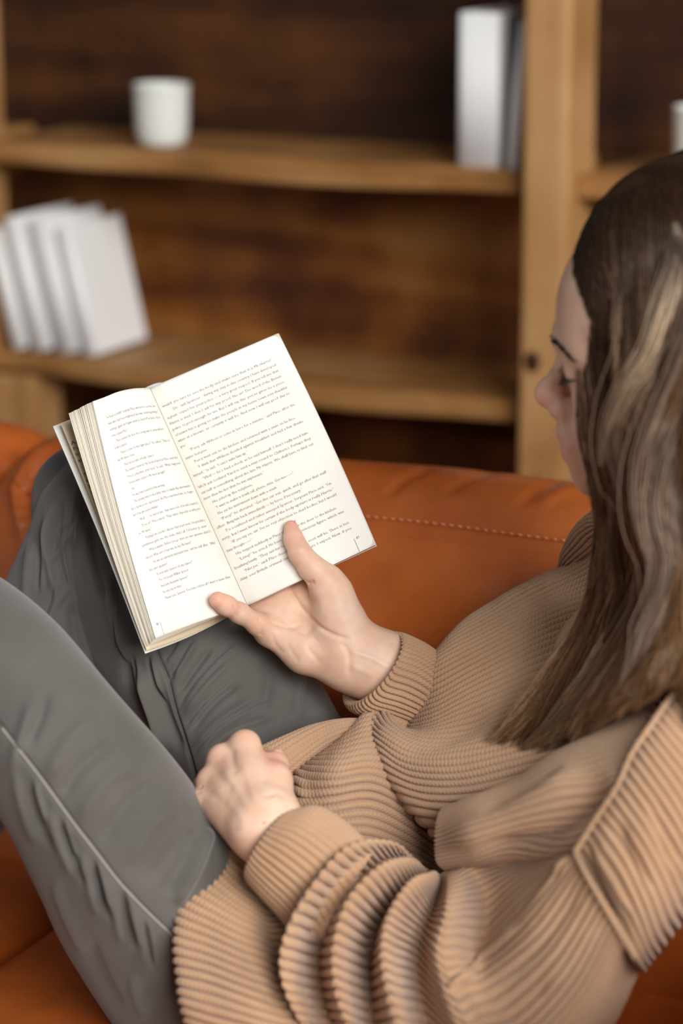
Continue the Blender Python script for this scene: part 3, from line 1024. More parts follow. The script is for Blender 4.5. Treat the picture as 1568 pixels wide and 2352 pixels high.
st = [([(656, 1338), (690, 1392), (728, 1436), (770, 1460), (812, 1470)], 5, -0.0016, 0.15),
      ([(720, 1340), (745, 1400), (760, 1450)], 14, 0.0008), ([(700, 1385), (690, 1420), (720, 1460)], 22, -0.0022),
      ([(592, 1416), (600, 1440), (598, 1462)], 4, -0.0009, 0.1), ([(610, 1425), (660, 1440), (700, 1430)], 5, -0.0009),
      ([(632, 1410), (690, 1450), (745, 1480)], 5, -0.0007), ([(625, 1450), (632, 1480), (655, 1505)], 5, -0.0006),
      ([(655, 1470), (672, 1500), (690, 1525)], 5, -0.0005), ([(700, 1480), (740, 1530)], 6, -0.0006),
      ([(706, 1342), (722, 1336)], 5, -0.0016, 0.1), ([(666, 1284), (700, 1262)], 4, -0.0005, 0.1), ([(668, 1288), (704, 1268)], 3, -0.0004, 0.1),
      ([(536, 1386), (543, 1418)], 3, -0.0006, 0.1), ([(775, 1470), (800, 1500), (800, 1560)], 7, -0.0009), ([(788, 1490), (850, 1510), (905, 1540)], 7, 0.0009),
      ([(800, 1525), (860, 1555)], 7, 0.0006), ([(786, 1322), (800, 1360), (822, 1420)], 10, 0.0006)]
V = carve(V, N, st)
skinR = (V, F, N)

# --- near (left) hand, a loose fist on the hem
gL_palm = []
for mx, my, md, mr in ((562, 1713, 1.742, .0108), (511, 1745, 1.745, .0106), (484, 1796, 1.738, .0099), (470, 1839, 1.728, .0090)):
    gL_palm += chain([(598, 1885, 1.706, 0.0185), ((598 + mx) / 2 + 2, (1885 + my) / 2, (1.704 + md) / 2, 0.0150), (mx, my, md, mr)], 0.010)
gL_palm += chain([(618, 1872, 1.708, 0.0175), (624, 1815, 1.718, 0.0118)], 0.012)
gL_palm += chain([(900, 2260, 1.705, 0.022), (745, 2060, 1.69, 0.023), (612, 1905, 1.704, 0.0226)], 0.02)
gL_palm += [('c', P(574, 1900, 1.690), P(574, 1900, 1.690), 0.0085, 0.0085, 0.012)]
gLh = [(0.01, gL_palm)]
gLh.append((0.008, chain([(624, 1815, 1.718, .0122), (634, 1790, 1.724, .0105), (632, 1758, 1.742, .0088), (622, 1742, 1.757, .0075)], .005)))
for pts in ([(562, 1713, 1.742, .0106), (545, 1722, 1.778, .0092), (575, 1752, 1.792, .0082), (600, 1772, 1.775, .0072)],
            [(511, 1745, 1.745, .0104), (500, 1757, 1.782, .0092), (535, 1785, 1.795, .0082), (562, 1800, 1.775, .0072)],
            [(484, 1796, 1.738, .0096), (472, 1806, 1.772, .0087), (512, 1830, 1.785, .0078), (540, 1835, 1.765, .0068)],
            [(470, 1839, 1.728, .0086), (459, 1846, 1.757, .0078), (492, 1868, 1.770, .0070), (520, 1870, 1.752, .0062)]):
    gLh.append((0.005, chain(pts, 0.004)))
lo, hi = bounds(gLh)
V, F, N = surface_nets(gLh, 0.0012, lo, hi)
st = [([(534, 1712), (532, 1740), (545, 1780)], 10, -0.0012, 0.2), ([(492, 1760), (508, 1790), (540, 1820)], 11, -0.0010), ([(466, 1815), (495, 1830), (530, 1845)], 11, -0.0007),
      ([(556, 1730), (572, 1800), (592, 1860)], 8, 0.0005), ([(512, 1762), (548, 1820), (580, 1870)], 8, 0.0005), ([(488, 1808), (530, 1850), (570, 1885)], 8, 0.0004),
      ([(600, 1830), (640, 1822), (655, 1840)], 6, -0.0010), ([(552, 1880), (540, 1895), (545, 1915)], 12, -0.0005), ([(596, 1740), (612, 1770), (622, 1800)], 12, -0.0006),
      ([(450, 1812), (466, 1806)], 3, -0.0010, 0.1), ([(448, 1822), (462, 1818)], 3, -0.0008, 0.1)]
V = carve(V, N, st)
skinL = (V, F, N)

# --- head
hF = np.array([-.93, -.035, -.37]); hU = np.array([-.2, .88, .42])
hF /= np.linalg.norm(hF); hU -= hF * (hU @ hF); hU /= np.linalg.norm(hU); hL = np.cross(hU, hF)
CW = np.stack([RT, UP, -FW], 1)              # camera axes -> world
HR = CW @ np.stack([hF, hL, hU], 1)          # head axes (forward, left, up) -> world
NOSE = np.array([0.1225, 0, -0.040])
HO = P(1231, 912, 1.70) - HR @ NOSE
def H(x, y, z): return HO + HR @ np.array([x, y, z], float)
def el(c, r, k=0.02): return ('e', H(*c), r, HR, k)
def cp(a, b, ra, rb, k=0.01): return ('c', H(*a), H(*b), ra, rb, k)
hd = [el((-.019, 0, .033), (.0925, .075, .084)), el((.037, 0, .020), (.058, .056, .055), .03), el((.028, 0, -.045), (.066, .056, .072), .03)]
for sgn in (1, -1):
    hd += [cp((-.005, .047 * sgn, -.070), (.064, .020 * sgn, -.100), .016, .016, .022),
           cp((.058, .036 * sgn, -.034), (.03, .052 * sgn, -.025), .022, .018, .02),
           cp((.0875, .008 * sgn, .006), (.066, .042 * sgn, .010), .0122, .011, .012),
           cp((.0745, .031 * sgn, -.007), (.0745, .031 * sgn, -.007), .0135, .0135, .006),
           cp((.104, .0095 * sgn, -.0445), (.100, .010 * sgn, -.046), .0075, .007, .006)]
hd += [cp((.060, 0, -.098), (.0900, 0, -.1025), .02, .0160, .012), el((.086, 0, -.073), (.024, .030, .026), .016),
       cp((.088, 0, .004), (.0940, 0, -.012), .010, .0062, .008), cp((.0940, 0, -.0125), (.1125, 0, -.036), .0060, .0080, .008),
       cp((.1125, 0, -.0375), (.1135, 0, -.0385), .0090, .0088, .006),
       cp((.1063, 0, -.0665), (.095, .019, -.074), .0056, .0035, .005), cp((.1063, 0, -.0665), (.095, -.019, -.074), .0056, .0035, .005),
       cp((.1035, 0, -.0835), (.094, .016, -.079), .0068, .004, .005), cp((.1035, 0, -.0835), (.094, -.016, -.079), .0068, .004, .005)]
ngk = P(1530, 1300, 1.735)
hd += [('c', H(-.035, 0, -.06), ngk, .045, .042, .02)]
hd += [el((-.012, .074, -.012), (.017, .009, .030), .006), el((-.012, -.074, -.012), (.017, .009, .030), .006)]
gH = [(0.01, hd)]
lo, hi = bounds(gH)
V, F, N = surface_nets(gH, 0.0021, lo, hi)
skinH = (V, F, N)

# --- torso, arms and legs under the clothes (coarse)
tr = chain([(760, 2250, 1.80, .06), (950, 2050, 1.88, .045), (1220, 1800, 1.87, .045), (1400, 1600, 1.83, .045), (1510, 1400, 1.77, .04)], .03)
tr += chain([(1340, 1480, 1.90, .022), (1450, 1560, 1.83, .03), (1500, 1850, 1.68, .030)], .03)
ax = chain([(1340, 1480, 1.90, .022), (1190, 1570, 1.885, .020), (1130, 1600, 1.875, .020)], .02)
an = chain([(1490, 1880, 1.68, .032), (1260, 2200, 1.68, .028), (1000, 2370, 1.69, .027), (880, 2250, 1.70, .025)], .02)
lg = chain([(790, 2280, 1.79, .06), (420, 2010, 1.79, .045), (-120, 1420, 1.80, .038), (-325, 1500, 1.83, .030), (-358, 1825, 1.855, .028), (-405, 2130, 1.872, .025)], .02)
lf = chain([(850, 1980, 1.94, .045), (430, 1590, 1.965, .038), (180, 1180, 1.985, .03), (70, 1500, 1.98, .028), (-100, 1850, 2.0, .024)], .02)
gT = [(.02, tr), (.02, ax), (.02, an), (.02, lg), (.02, lf)]
lo, hi = bounds(gT, .03)
V, F, N = surface_nets(gT, 0.014, lo, hi)
Vb, Fb = join_parts([(skinR[0], skinR[1]), (skinL[0], skinL[1]), (skinH[0], skinH[1]), (V, F)])
body = mesh_np('body', Vb, Fb, None, person)
# skin tone: slightly pink finger tips and knuckles, cooler veins at the wrist
XY, dd = proj(Vb)
tone = np.tile(np.array([0.0, 0.0, 0.0]), (len(Vb), 1))
def spot(x, y, r, a, ch, d0=0, d1=9):
    q = np.exp(-(((XY[:, 0] - x) ** 2 + (XY[:, 1] - y) ** 2) / r ** 2)) * a * ((dd > d0) & (dd < d1))
    tone[:, ch] = np.maximum(tone[:, ch], q)
for x, y, r, a in ((667, 1205, 22, .5), (672, 1240, 26, .35), (690, 1275, 26, .2), (497, 1375, 26, .55), (530, 1395, 24, .3), (720, 1335, 18, .25), (595, 1440, 22, .2),
                   (562, 1700, 26, .2), (495, 1740, 26, .25), (465, 1790, 26, .25), (630, 1745, 24, .6), (1240, 920, 34, .5), (1265, 945, 25, .4), (1330, 1000, 50, .35), (1285, 1010, 18, .8), (1305, 1035, 18, .8)):
    spot(x, y, r, a, 0)
for x, y, r, a in ((800, 1400, 34, .35), (815, 1440, 30, .35), (850, 1500, 22, .35), (830, 1545, 20, .3)):
    spot(x, y, r, a, 1)
spot(606, 1889, 2.6, 1.0, 2)
add_color(body, 'tone', tone)
t = NT('skin', lin(222, 182, 156), 0.5, 0.35)
at = t.node('ShaderNodeAttribute'); at.attribute_name = 'tone'
sep = t.node('ShaderNodeSeparateColor'); t.link(at.outputs['Color'], sep.inputs[0])
n = t.noise(t.coords(), 55, 3)
base = t.ramp(n, [(0.35, lin(222, 180, 154)), (0.65, lin(233, 197, 173))])
def mixc(fac, a, colr):
    m = t.node('ShaderNodeMix', data_type='RGBA')
    t.link(fac, m.inputs[0]); t.link(a, m.inputs[6]); m.inputs[7].default_value = (*colr, 1)
    return m.outputs[2]
c1 = mixc(sep.outputs[0], base, lin(228, 152, 134))
c1 = mixc(sep.outputs[1], c1, lin(196, 184, 176))
c1 = mixc(sep.outputs[2], c1, lin(96, 60, 44))
t.link(c1, t.b.inputs['Base Color'])
t.b.inputs['Subsurface Weight'].default_value = 0.12
t.b.inputs['Subsurface Radius'].default_value = (0.006, 0.002, 0.001)
t.b.inputs['Subsurface Scale'].default_value = 1.0
vo = t.node('ShaderNodeTexVoronoi'); vo.inputs['Scale'].default_value = 900; t.link(t.coords(), vo.inputs['Vector'])
nb = t.bump(vo.outputs[0], 0.06, 0.0004)
t.bump(t.noise(t.coords(), 130, 4), 0.14, 0.0008, nb)
M['skin'] = t.m
body.data.materials.append(t.m)

# --- thumb nail, seen edge-on, eyebrow and lashes
def patch_on(center, ax_u, ax_v, n, ru, rv, dome, mat, name, parent):
    k = 9
    g = np.linspace(-1, 1, k)
    U_, V_ = np.meshgrid(g, g)
    G = center + ax_u * (U_ * ru)[..., None] + ax_v * (V_ * rv)[..., None] + n * (dome * (1 - U_ ** 2) * 1.0)[..., None]
    N_ = n
    B_ = G - n * 0.0006
    idx = np.arange(k * k).reshape(k, k)
    rim = np.concatenate([idx[0, :-1], idx[:-1, -1], idx[-1, :0:-1], idx[:0:-1, 0]]); r2 = np.roll(rim, -1)
    return mesh_np(name, np.concatenate([G.reshape(-1, 3), B_.reshape(-1, 3)]), [grid_faces(k, k), grid_faces(k, k, off=k * k)[:, ::-1], np.stack([rim, rim + k * k, r2 + k * k, r2], 1)], mat, parent)
M['nail'] = NT('nail', lin(228, 176, 158), 0.25, 0.5).m
a_, b_ = P(668, 1203, 1.857), P(677, 1238, 1.853)
ax_ = (b_ - a_) / np.linalg.norm(b_ - a_)
nn = CW @ np.array([0.9, .25, -.25]); nn -= ax_ * (nn @ ax_); nn /= np.linalg.norm(nn)
patch_on(P(675, 1214, 1.857) + nn * .0016, np.cross(ax_, nn), ax_, nn, .0036, .0056, .0010, M['nail'], 'thumbnail', person)
nn = CW @ np.array([0.75, .2, .55]); ax_ = CW @ np.array([-.25, .85, -.2]); ax_ /= np.linalg.norm(ax_); nn -= ax_ * (nn @ ax_); nn /= np.linalg.norm(nn)
patch_on(P(627, 1747, 1.752) + nn * .0075, np.cross(ax_, nn), ax_, nn, .0050, .0058, .0012, M['nail'], 'thumbnail', person)

def surf_head(y, z, lift=0.0):
    """point on the front of the face at head-frame (y, z)"""
    x = np.linspace(0.02, 0.14, 240)
    q = HO + np.stack([x, np.full(240, y), np.full(240, z)], 1) @ HR.T
    d = sdf_eval(q.astype(np.float32), gH)
    i = np.argmax(d > lift)
    return q[i]
M['brow_hair'] = NT('brow_hair', lin(58, 38, 26), 0.6).m
parts = []
r_ = random.Random(3)
for sg in (1, -1):
    for k in range(110):
        u = r_.random()
        y = sg * (.010 + .040 * u); z = .0085 + .006 * math.sin(u * 2.6) - .004 * u + (r_.random() - .5) * .0055 * (1 - .6 * u)
        p0 = surf_head(y, z, .0002); p1 = surf_head(y + sg * .0045, z + .001, .0006)
        parts.append(tube(np.array([p0, (p0 + p1) / 2, p1]), .00035, 4, caps=False))
V, F = join_parts(parts); o = mesh_np('eyebrows', V, F, M['brow_hair'], person); tag(o, kind='stuff')
parts = []
for sg in (1, -1):
    for k in range(30):
        u = k / 29
        y = sg * (.019 + .026 * u); z = -.0085 - .003 * math.sin(math.pi * u)
        p0 = surf_head(y, z, .0001)
        dr = HR @ np.array([.7, .5 * sg * (u - .2), -.75]); dr /= np.linalg.norm(dr)
        parts.append(tube(np.array([p0, p0 + dr * .004, p0 + dr * .0070 + HR @ np.array([.001, 0, .0012])]), .00022, 4, taper=[1.2, 1, .3], caps=False))
    line = np.array([surf_head(sg * (.017 + .029 * u), -.0083 - .003 * math.sin(math.pi * u), .0002) for u in np.linspace(0, 1, 12)])
    parts.append(tube(line, .0004, 5))
V, F = join_parts(parts); o = mesh_np('eyelashes', V, F, M['brow_hair'], person); tag(o, kind='stuff')
# ------------------------------------------------------------------ clothes
t = NT('trouser_twill', lin(122, 118, 112), 0.85, 0.15)
uvn = t.node('ShaderNodeUVMap')
wv = t.node('ShaderNodeTexWave', wave_type='BANDS', bands_direction='DIAGONAL')
wv.inputs['Scale'].default_value = 520; wv.inputs['Distortion'].default_value = 1.5; wv.inputs['Detail'].default_value = 1
t.link(uvn.outputs[0], wv.inputs['Vector'])
n = t.noise(t.coords(), 14, 5)
t.link(t.ramp(n, [(0.3, lin(88, 85, 81)), (0.7, lin(102, 99, 95))]), t.b.inputs['Base Color'])
nb = t.bump(wv.outputs['Fac'], 0.18, 0.0003)
t.bump(t.noise(t.coords(), 38, 4), 0.20, 0.003, nb)
t.b.inputs['Sheen Weight'].default_value = 0.25
M['twill'] = t.m
M['seam_thread'] = NT('seam_thread', lin(150, 146, 138), 0.8).m

def knit(name, c0, c1, pitch, stitch=190.0, bump=0.5):
    """yarn colour, darker where the stitch height is low; ribs themselves are geometry. UV: x across the ribs, y along, both in metres * 10"""
    t = NT(name, c1, 0.9, 0.1)
    uvn = t.node('ShaderNodeUVMap')
    sp_ = t.node('ShaderNodeSeparateXYZ'); t.link(uvn.outputs[0], sp_.inputs[0])
    def mth(op, a, b=None):
        m = t.node('ShaderNodeMath', operation=op)
        for i, v in enumerate((a, b)):
            if v is None: continue
            if isinstance(v, (int, float)): m.inputs[i].default_value = v
            else: t.link(v, m.inputs[i])
        return m.outputs[0]
    # v-shaped stitches: phase along the rib shifted by the distance from the rib centre
    ph = mth('FRACT', sp_.outputs[0])
    v_ = mth('ABSOLUTE', mth('SUBTRACT', ph, 0.5))
    al = mth('ADD', mth('MULTIPLY', sp_.outputs[1], stitch * 10 * 0.1), mth('MULTIPLY', v_, 1.6))
    sw = mth('SINE', mth('MULTIPLY', al, 6.2832))
    sw = mth('MULTIPLY', mth('ADD', sw, 1.0), 0.5)
    n = t.noise(t.coords(), 700, 3)
    h = mth('ADD', sw, mth('MULTIPLY', n, 0.5))
    n2 = t.noise(t.coords(), 12, 3)
    r1 = t.ramp(n2, [(0.3, c0), (0.7, c1)])
    mx = t.node('ShaderNodeMix', data_type='RGBA', blend_type='MULTIPLY')
    mx.inputs[0].default_value = 0.22
    t.link(r1, mx.inputs[6]); t.link(t.ramp(h, [(0.1, (.72, .68, .64)), (0.9, (1, 1, 1))]), mx.inputs[7])
    t.link(mx.outputs[2], t.b.inputs['Base Color'])
    t.bump(h, bump, 0.0012)
    t.b.inputs['Sheen Weight'].default_value = 0.3
    t.b.inputs['Sheen Roughness'].default_value = 0.6
    return t.m
M['knit'] = knit('beige_knit', lin(181, 142, 108), lin(195, 158, 126), 0.006, stitch=300.0, bump=0.38)
M['knit_far'] = M['knit']

def rib_phase(G, pitch, closed=False, rows=None):
    """phase (in ribs) per column from the mean arc length across"""
    D = np.linalg.norm(np.diff(G, axis=1), axis=-1)
    if rows is not None: D = D[rows]
    m = np.median(D, axis=0)
    L = np.concatenate([[0], np.cumsum(m)])
    if closed:
        tot = L[-1] + np.linalg.norm(G[:, 0] - G[:, -1], axis=-1).mean()
        n = max(4, round(tot / pitch))
        return L / tot * n, n
    return L / pitch, L[-1] / pitch

def ribbed(name, G, pitch, amp, parent, mat, closed=False, strokes=(), sharp=0.34, refine=True, wavy=0.0, half=False, fade=0):
    """knitted sheet: sculpt folds, then raise real ribs, give it thickness at the rims"""
    if len(strokes): G = sculpt(G, strokes, closed_u=closed)
    ph, n = rib_phase(G, pitch, closed)
    N = grid_normals(G, closed)
    if closed: N = orient_out(G, N)
    else:
        vd = CAM - G
        s = np.sum(N * vd); N = N * (1 if s > 0 else -1)
    prof = np.abs(np.sin(np.pi * ph)) ** sharp
    h = amp * (prof - 0.75)
    seg = np.concatenate([np.zeros((1, G.shape[1])), np.cumsum(np.linalg.norm(np.diff(G, axis=0), axis=-1), 0)])
    fd = np.ones(G.shape[0])
    if fade: fd[:fade] = np.linspace(.15, 1, fade)
    wob = fd[:, None] * (1.0 + 0.05 * np.sin(seg * 420 + 3 * np.sin(ph[None] * 2.1)))
    Gd = G + N * (h[None, :] * wob)[..., None]
    uv = np.stack([np.broadcast_to(ph[None], G.shape[:2]), seg * 1.0], -1).reshape(-1, 2)
    F = [grid_faces(G.shape[1], G.shape[0], closed)]
    o = mesh_np(name, Gd.reshape(-1, 3), F, mat, parent, uv=uv)
    return o, G, Gd

def surf_line(G, pts, lift=0.0005, n=40):
    """points on a surface grid under a picture polyline, nearest the viewer"""
    XY, d = proj(G.reshape(-1, 3))
    sp = smooth_poly(pts, n)
    out = []
    for q in sp:
        r = np.sum((XY - q) ** 2, 1)
        m = r < max(30.0, r.min() * 1.5 + 9)
        i = np.where(m)[0][np.argmin(d[m])]
        near = np.where(m & (d < d[i] + 0.01))[0]
        wgt = np.exp(-r[near] / 20.0)
        p = (G.reshape(-1, 3)[near] * wgt[:, None]).sum(0) / wgt.sum()
        # shift exactly on the ray of q, toward the viewer by lift
        ray = P(q[0], q[1], 1.0) - CAM
        dd_ = (p - CAM) @ FW
        out.append(CAM + ray * (dd_ - lift))
    out = np.array(out)
    k = np.array([1, 2, 3, 2, 1]) / 9
    for _ in range(2):
        pad = np.concatenate([out[:1], out[:1], out, out[-1:], out[-1:]])
        out = sum(pad[j:j + len(out)] * k[j] for j in range(5))
    return out

trousers = empty('trousers', tuple(P(500, 2000, 1.8)))
trousers.parent = person; trousers.matrix_parent_inverse = world_loc(person).inverted()
def leg(name, rings, strokes, nv, nu, power=0.92):
    G = loft(rings, nv, nu, power)
    G = sculpt(G, strokes, closed_u=True)
    seg = np.concatenate([np.zeros((1, nu)), np.cumsum(np.linalg.norm(np.diff(G, axis=0), axis=-1), 0)])
    uu = np.linspace(0, 1, nu) * 0.45
    uv = np.stack([np.broadcast_to(uu[None], (nv, nu)), seg], -1).reshape(-1, 2)
    cap0 = np.array([list(range(nu))]); cap1 = np.array([[(nv - 1) * nu + k for k in range(nu)]])
    o = mesh_np(name, G.reshape(-1, 3), [grid_faces(nu, nv, True)], M['twill'], trousers, uv=uv)
    return o, G
near_rings = [(-215, 1280, -380, 1420, 1.80, 1.80, .04), (-120, 1282, -330, 1500, 1.785, 1.775, .066), (0, 1327, -240, 1610, 1.77, 1.755, .074), (134, 1434, -110, 1745, 1.755, 1.735, .078), (268, 1595, 0, 1881, 1.745, 1.72, .080),
              (402, 1752, 110, 2090, 1.755, 1.73, .082), (483, 1893, 205, 2262, 1.785, 1.755, .080), (560, 2040, 330, 2450, 1.81, 1.785, .078), (640, 2200, 450, 2640, 1.83, 1.80, .07)]
r1 = random.Random(21)
ns = [([(20, 1790), (50, 1690), (75, 1600)], 14, .0030), ([(60, 1720), (95, 1640), (110, 1580)], 14, -.0030), ([(105, 1800), (160, 1700), (230, 1640)], 22, .0028),
      ([(130, 1850), (190, 1760), (280, 1690)], 18, -.0030), ([(170, 1900), (240, 1800), (330, 1740)], 20, .0026), ([(225, 1950), (300, 1840), (380, 1790)], 20, -.0026),
      ([(290, 1990), (345, 1900), (420, 1840)], 22, .0022), ([(330, 2040), (400, 1950), (455, 1880)], 20, -.0020),
      ([(60, 1790), (80, 1870), (130, 1970)], 12, -.0030), ([(30, 1760), (55, 1860), (95, 1960)], 12, .0028), ([(110, 1850), (135, 1930), (180, 2030)], 12, .0032),
      ([(140, 1880), (165, 1960), (205, 2050)], 10, -.0034), ([(185, 1950), (205, 2030), (235, 2120)], 12, .0034), ([(215, 1985), (235, 2060), (262, 2130)], 10, -.0034),
      ([(245, 2010), (262, 2090), (285, 2180)], 12, .0032), ([(275, 2040), (290, 2110), (310, 2190)], 9, -.0030), ([(310, 2075), (322, 2140), (335, 2230)], 12, .0026),
      ([(480, 1895), (450, 1985), (400, 2080)], 16, .0050, .15), ([(455, 1900), (425, 1980), (380, 2060)], 16, -.0040, .15), ([(430, 2100), (415, 2200), (400, 2320)], 20, -.004),
      ([(120, 2000), (150, 2090), (200, 2200)], 14, .003), ([(200, 2140), (230, 2230), (290, 2340)], 16, -.003), ([(300, 2230), (320, 2300), (350, 2350)], 14, .003)]
seam1 = [(-60, 1595), (0, 1667), (45, 1725), (89, 1781), (134, 1843), (179, 1904), (224, 1962), (268, 2020), (313, 2069), (358, 2114), (408, 2160)]
ns.append((seam1, 6, -.0016, 0.02))
for a_ in ([(140, 1880), (150, 1930), (172, 1985)], [(215, 1970), (228, 2030), (250, 2095)], [(285, 2045), (296, 2110), (318, 2180)], [(70, 1790), (82, 1840), (104, 1900)], [(330, 2110), (342, 2170), (352, 2230)]):
    ns.append((a_, 6, -.0030, .25)); ns.append(([(x_ + 9, y_ - 3) for x_, y_ in a_], 7, .0024, .25))
ns = [(f_[0], f_[1] * .9, f_[2] * 1.25) + tuple(f_[3:]) for f_ in ns]
o, Gn = leg('trouser_leg', near_rings, ns, 420, 380)
pl = surf_line(Gn, seam1[1:], 0.0006, 90)
V, F = tube(pl, .0011, 8); mesh_np('side_seam', V, F, M['seam_thread'], o)
far_rings = [(225, 1035, 90, 1110, 1.99, 1.98, .035), (265, 1060, 72, 1190, 1.985, 1.97, .055), (330, 1110, 95, 1330, 1.985, 1.965, .062), (440, 1230, 170, 1470, 1.98, 1.95, .066), (570, 1370, 270, 1612, 1.97, 1.935, .068),
             (700, 1520, 390, 1775, 1.96, 1.925, .070), (778, 1662, 500, 1930, 1.96, 1.915, .072), (860, 1800, 640, 2100, 1.96, 1.91, .07)]
fs = [([(395, 1560), (425, 1510), (455, 1470)], 10, .0028), ([(405, 1600), (445, 1540), (490, 1480)], 9, -.0034), ([(418, 1650), (470, 1580), (540, 1510)], 11, .0032), ([(428, 1690), (490, 1615), (560, 1560)], 9, -.0034),
      ([(440, 1730), (500, 1660), (590, 1600)], 12, .0030), ([(470, 1740), (530, 1680), (640, 1640)], 11, -.0030), ([(360, 1570), (385, 1650), (420, 1740)], 14, -.004), ([(320, 1530), (345, 1620), (390, 1730)], 14, .005),
      ([(285, 1500), (300, 1590), (340, 1680)], 12, -.005), ([(250, 1300), (262, 1400), (300, 1520)], 14, .005), ([(200, 1180), (215, 1280), (240, 1400)], 12, -.005), ([(700, 1540), (680, 1600), (690, 1660)], 14, .003),
      ([(600, 1500), (620, 1560), (600, 1640)], 16, -.0025), ([(310, 1180), (290, 1300), (310, 1420)], 14, .004)]
seam2 = [(352, 1470), (362, 1505), (385, 1560), (402, 1630), (424, 1700), (446, 1775), (452, 1810)]
fs.append((seam2, 5, -.0022, 0.02))
for a_ in ([(372, 1520), (392, 1500), (412, 1462)], [(386, 1572), (420, 1510), (447, 1462)], [(404, 1632), (452, 1560), (508, 1500), (548, 1470)], [(418, 1678), (470, 1612), (530, 1560)],
           [(436, 1740), (500, 1668), (560, 1630), (620, 1600)], [(300, 1490), (318, 1560), (352, 1650), (380, 1730)], [(338, 1500), (352, 1560), (372, 1620)], [(262, 1380), (270, 1450), (285, 1530)]):
    fs.append((a_, 4.5, -.0022, .2))
    fs.append(([(x_ + 9, y_ + 4) for x_, y_ in a_], 6, .0016, .2))
fs = [(f_[0], f_[1] * .85, f_[2] * 1.5) + tuple(f_[3:]) for f_ in fs]
o, Gf = leg('trouser_leg', far_rings, fs, 360, 340)
pl = surf_line(Gf, seam2, 0.0004, 50)
V, F = tube(pl, .0004, 6); mesh_np('side_seam', V, F, M['twill'], o)
shin = [(170, 1050, 285, 1085, 1.96, 1.955, .045), (109, 1128, 275, 1180, 1.965, 1.955, .056), (72, 1223, 262, 1290, 1.97, 1.96, .058), (29, 1326, 262, 1420, 1.975, 1.955, .058), (-25, 1440, 245, 1545, 1.98, 1.95, .058), (-80, 1560, 170, 1680, 1.985, 1.96, .055),
        (-130, 1700, 60, 1830, 1.99, 1.97, .05), (-200, 1900, -50, 1980, 2.0, 1.99, .04)]
ss = [([(118, 1140), (106, 1230), (112, 1300), (135, 1400)], 8, .0045), ([(140, 1150), (125, 1240), (135, 1320)], 10, -.0045), ([(178, 1110), (162, 1190), (165, 1260)], 9, .0045), ([(205, 1130), (190, 1220), (195, 1330), (215, 1430)], 10, -.006),
      ([(112, 1300), (130, 1270), (165, 1215)], 7, .0035), ([(92, 1480), (125, 1400), (160, 1340)], 8, .003), ([(75, 1230), (62, 1320), (58, 1420)], 9, .004), ([(228, 1200), (215, 1300), (235, 1420)], 9, .005), ([(165, 1380), (175, 1450), (195, 1520)], 12, -.005)]
for a_ in ([(150, 1120), (140, 1200), (138, 1280), (158, 1360)], [(196, 1130), (178, 1230), (180, 1330), (200, 1420)], [(100, 1190), (92, 1280), (86, 1370)], [(230, 1160), (216, 1260), (222, 1380)], [(130, 1230), (160, 1210), (172, 1190)], [(128, 1330), (110, 1400), (80, 1450)]):
    ss.append((a_, 5, -.0030, .2)); ss.append(([(x_ + 8, y_) for x_, y_ in a_], 5, .0026, .2))
o, Gs_ = leg('trouser_leg', shin, ss, 200, 240)
ncalf = [(-250, 1300, -400, 1450, 1.82, 1.82, .05), (-230, 1500, -450, 1560, 1.83, 1.83, .058), (-260, 1800, -460, 1850, 1.85, 1.86, .055), (-330, 2150, -490, 2190, 1.87, 1.88, .045)]
leg('trouser_leg', ncalf, [], 60, 60)

# ---- sweater
sweater = empty('sweater', tuple(P(1000, 2000, 1.75)))
sweater.parent = person; sweater.matrix_parent_inverse = world_loc(person).inverted()
K = M['knit']
# inner body of the sweater
core = loft([(735, 1790, 640, 2420, 1.885, 1.82, .035), (920, 1790, 830, 2360, 1.885, 1.83, .045), (1160, 1640, 1150, 2100, 1.88, 1.80, .045), (1340, 1440, 1390, 1900, 1.87, 1.75, .050), (1440, 1330, 1560, 1720, 1.83, 1.73, .045), (1480, 1290, 1590, 1420, 1.79, 1.74, .035)], 60, 80)
mesh_np('sweater_lining', core.reshape(-1, 3), [grid_faces(80, 60, True), np.array([list(range(80))])], K, sweater)

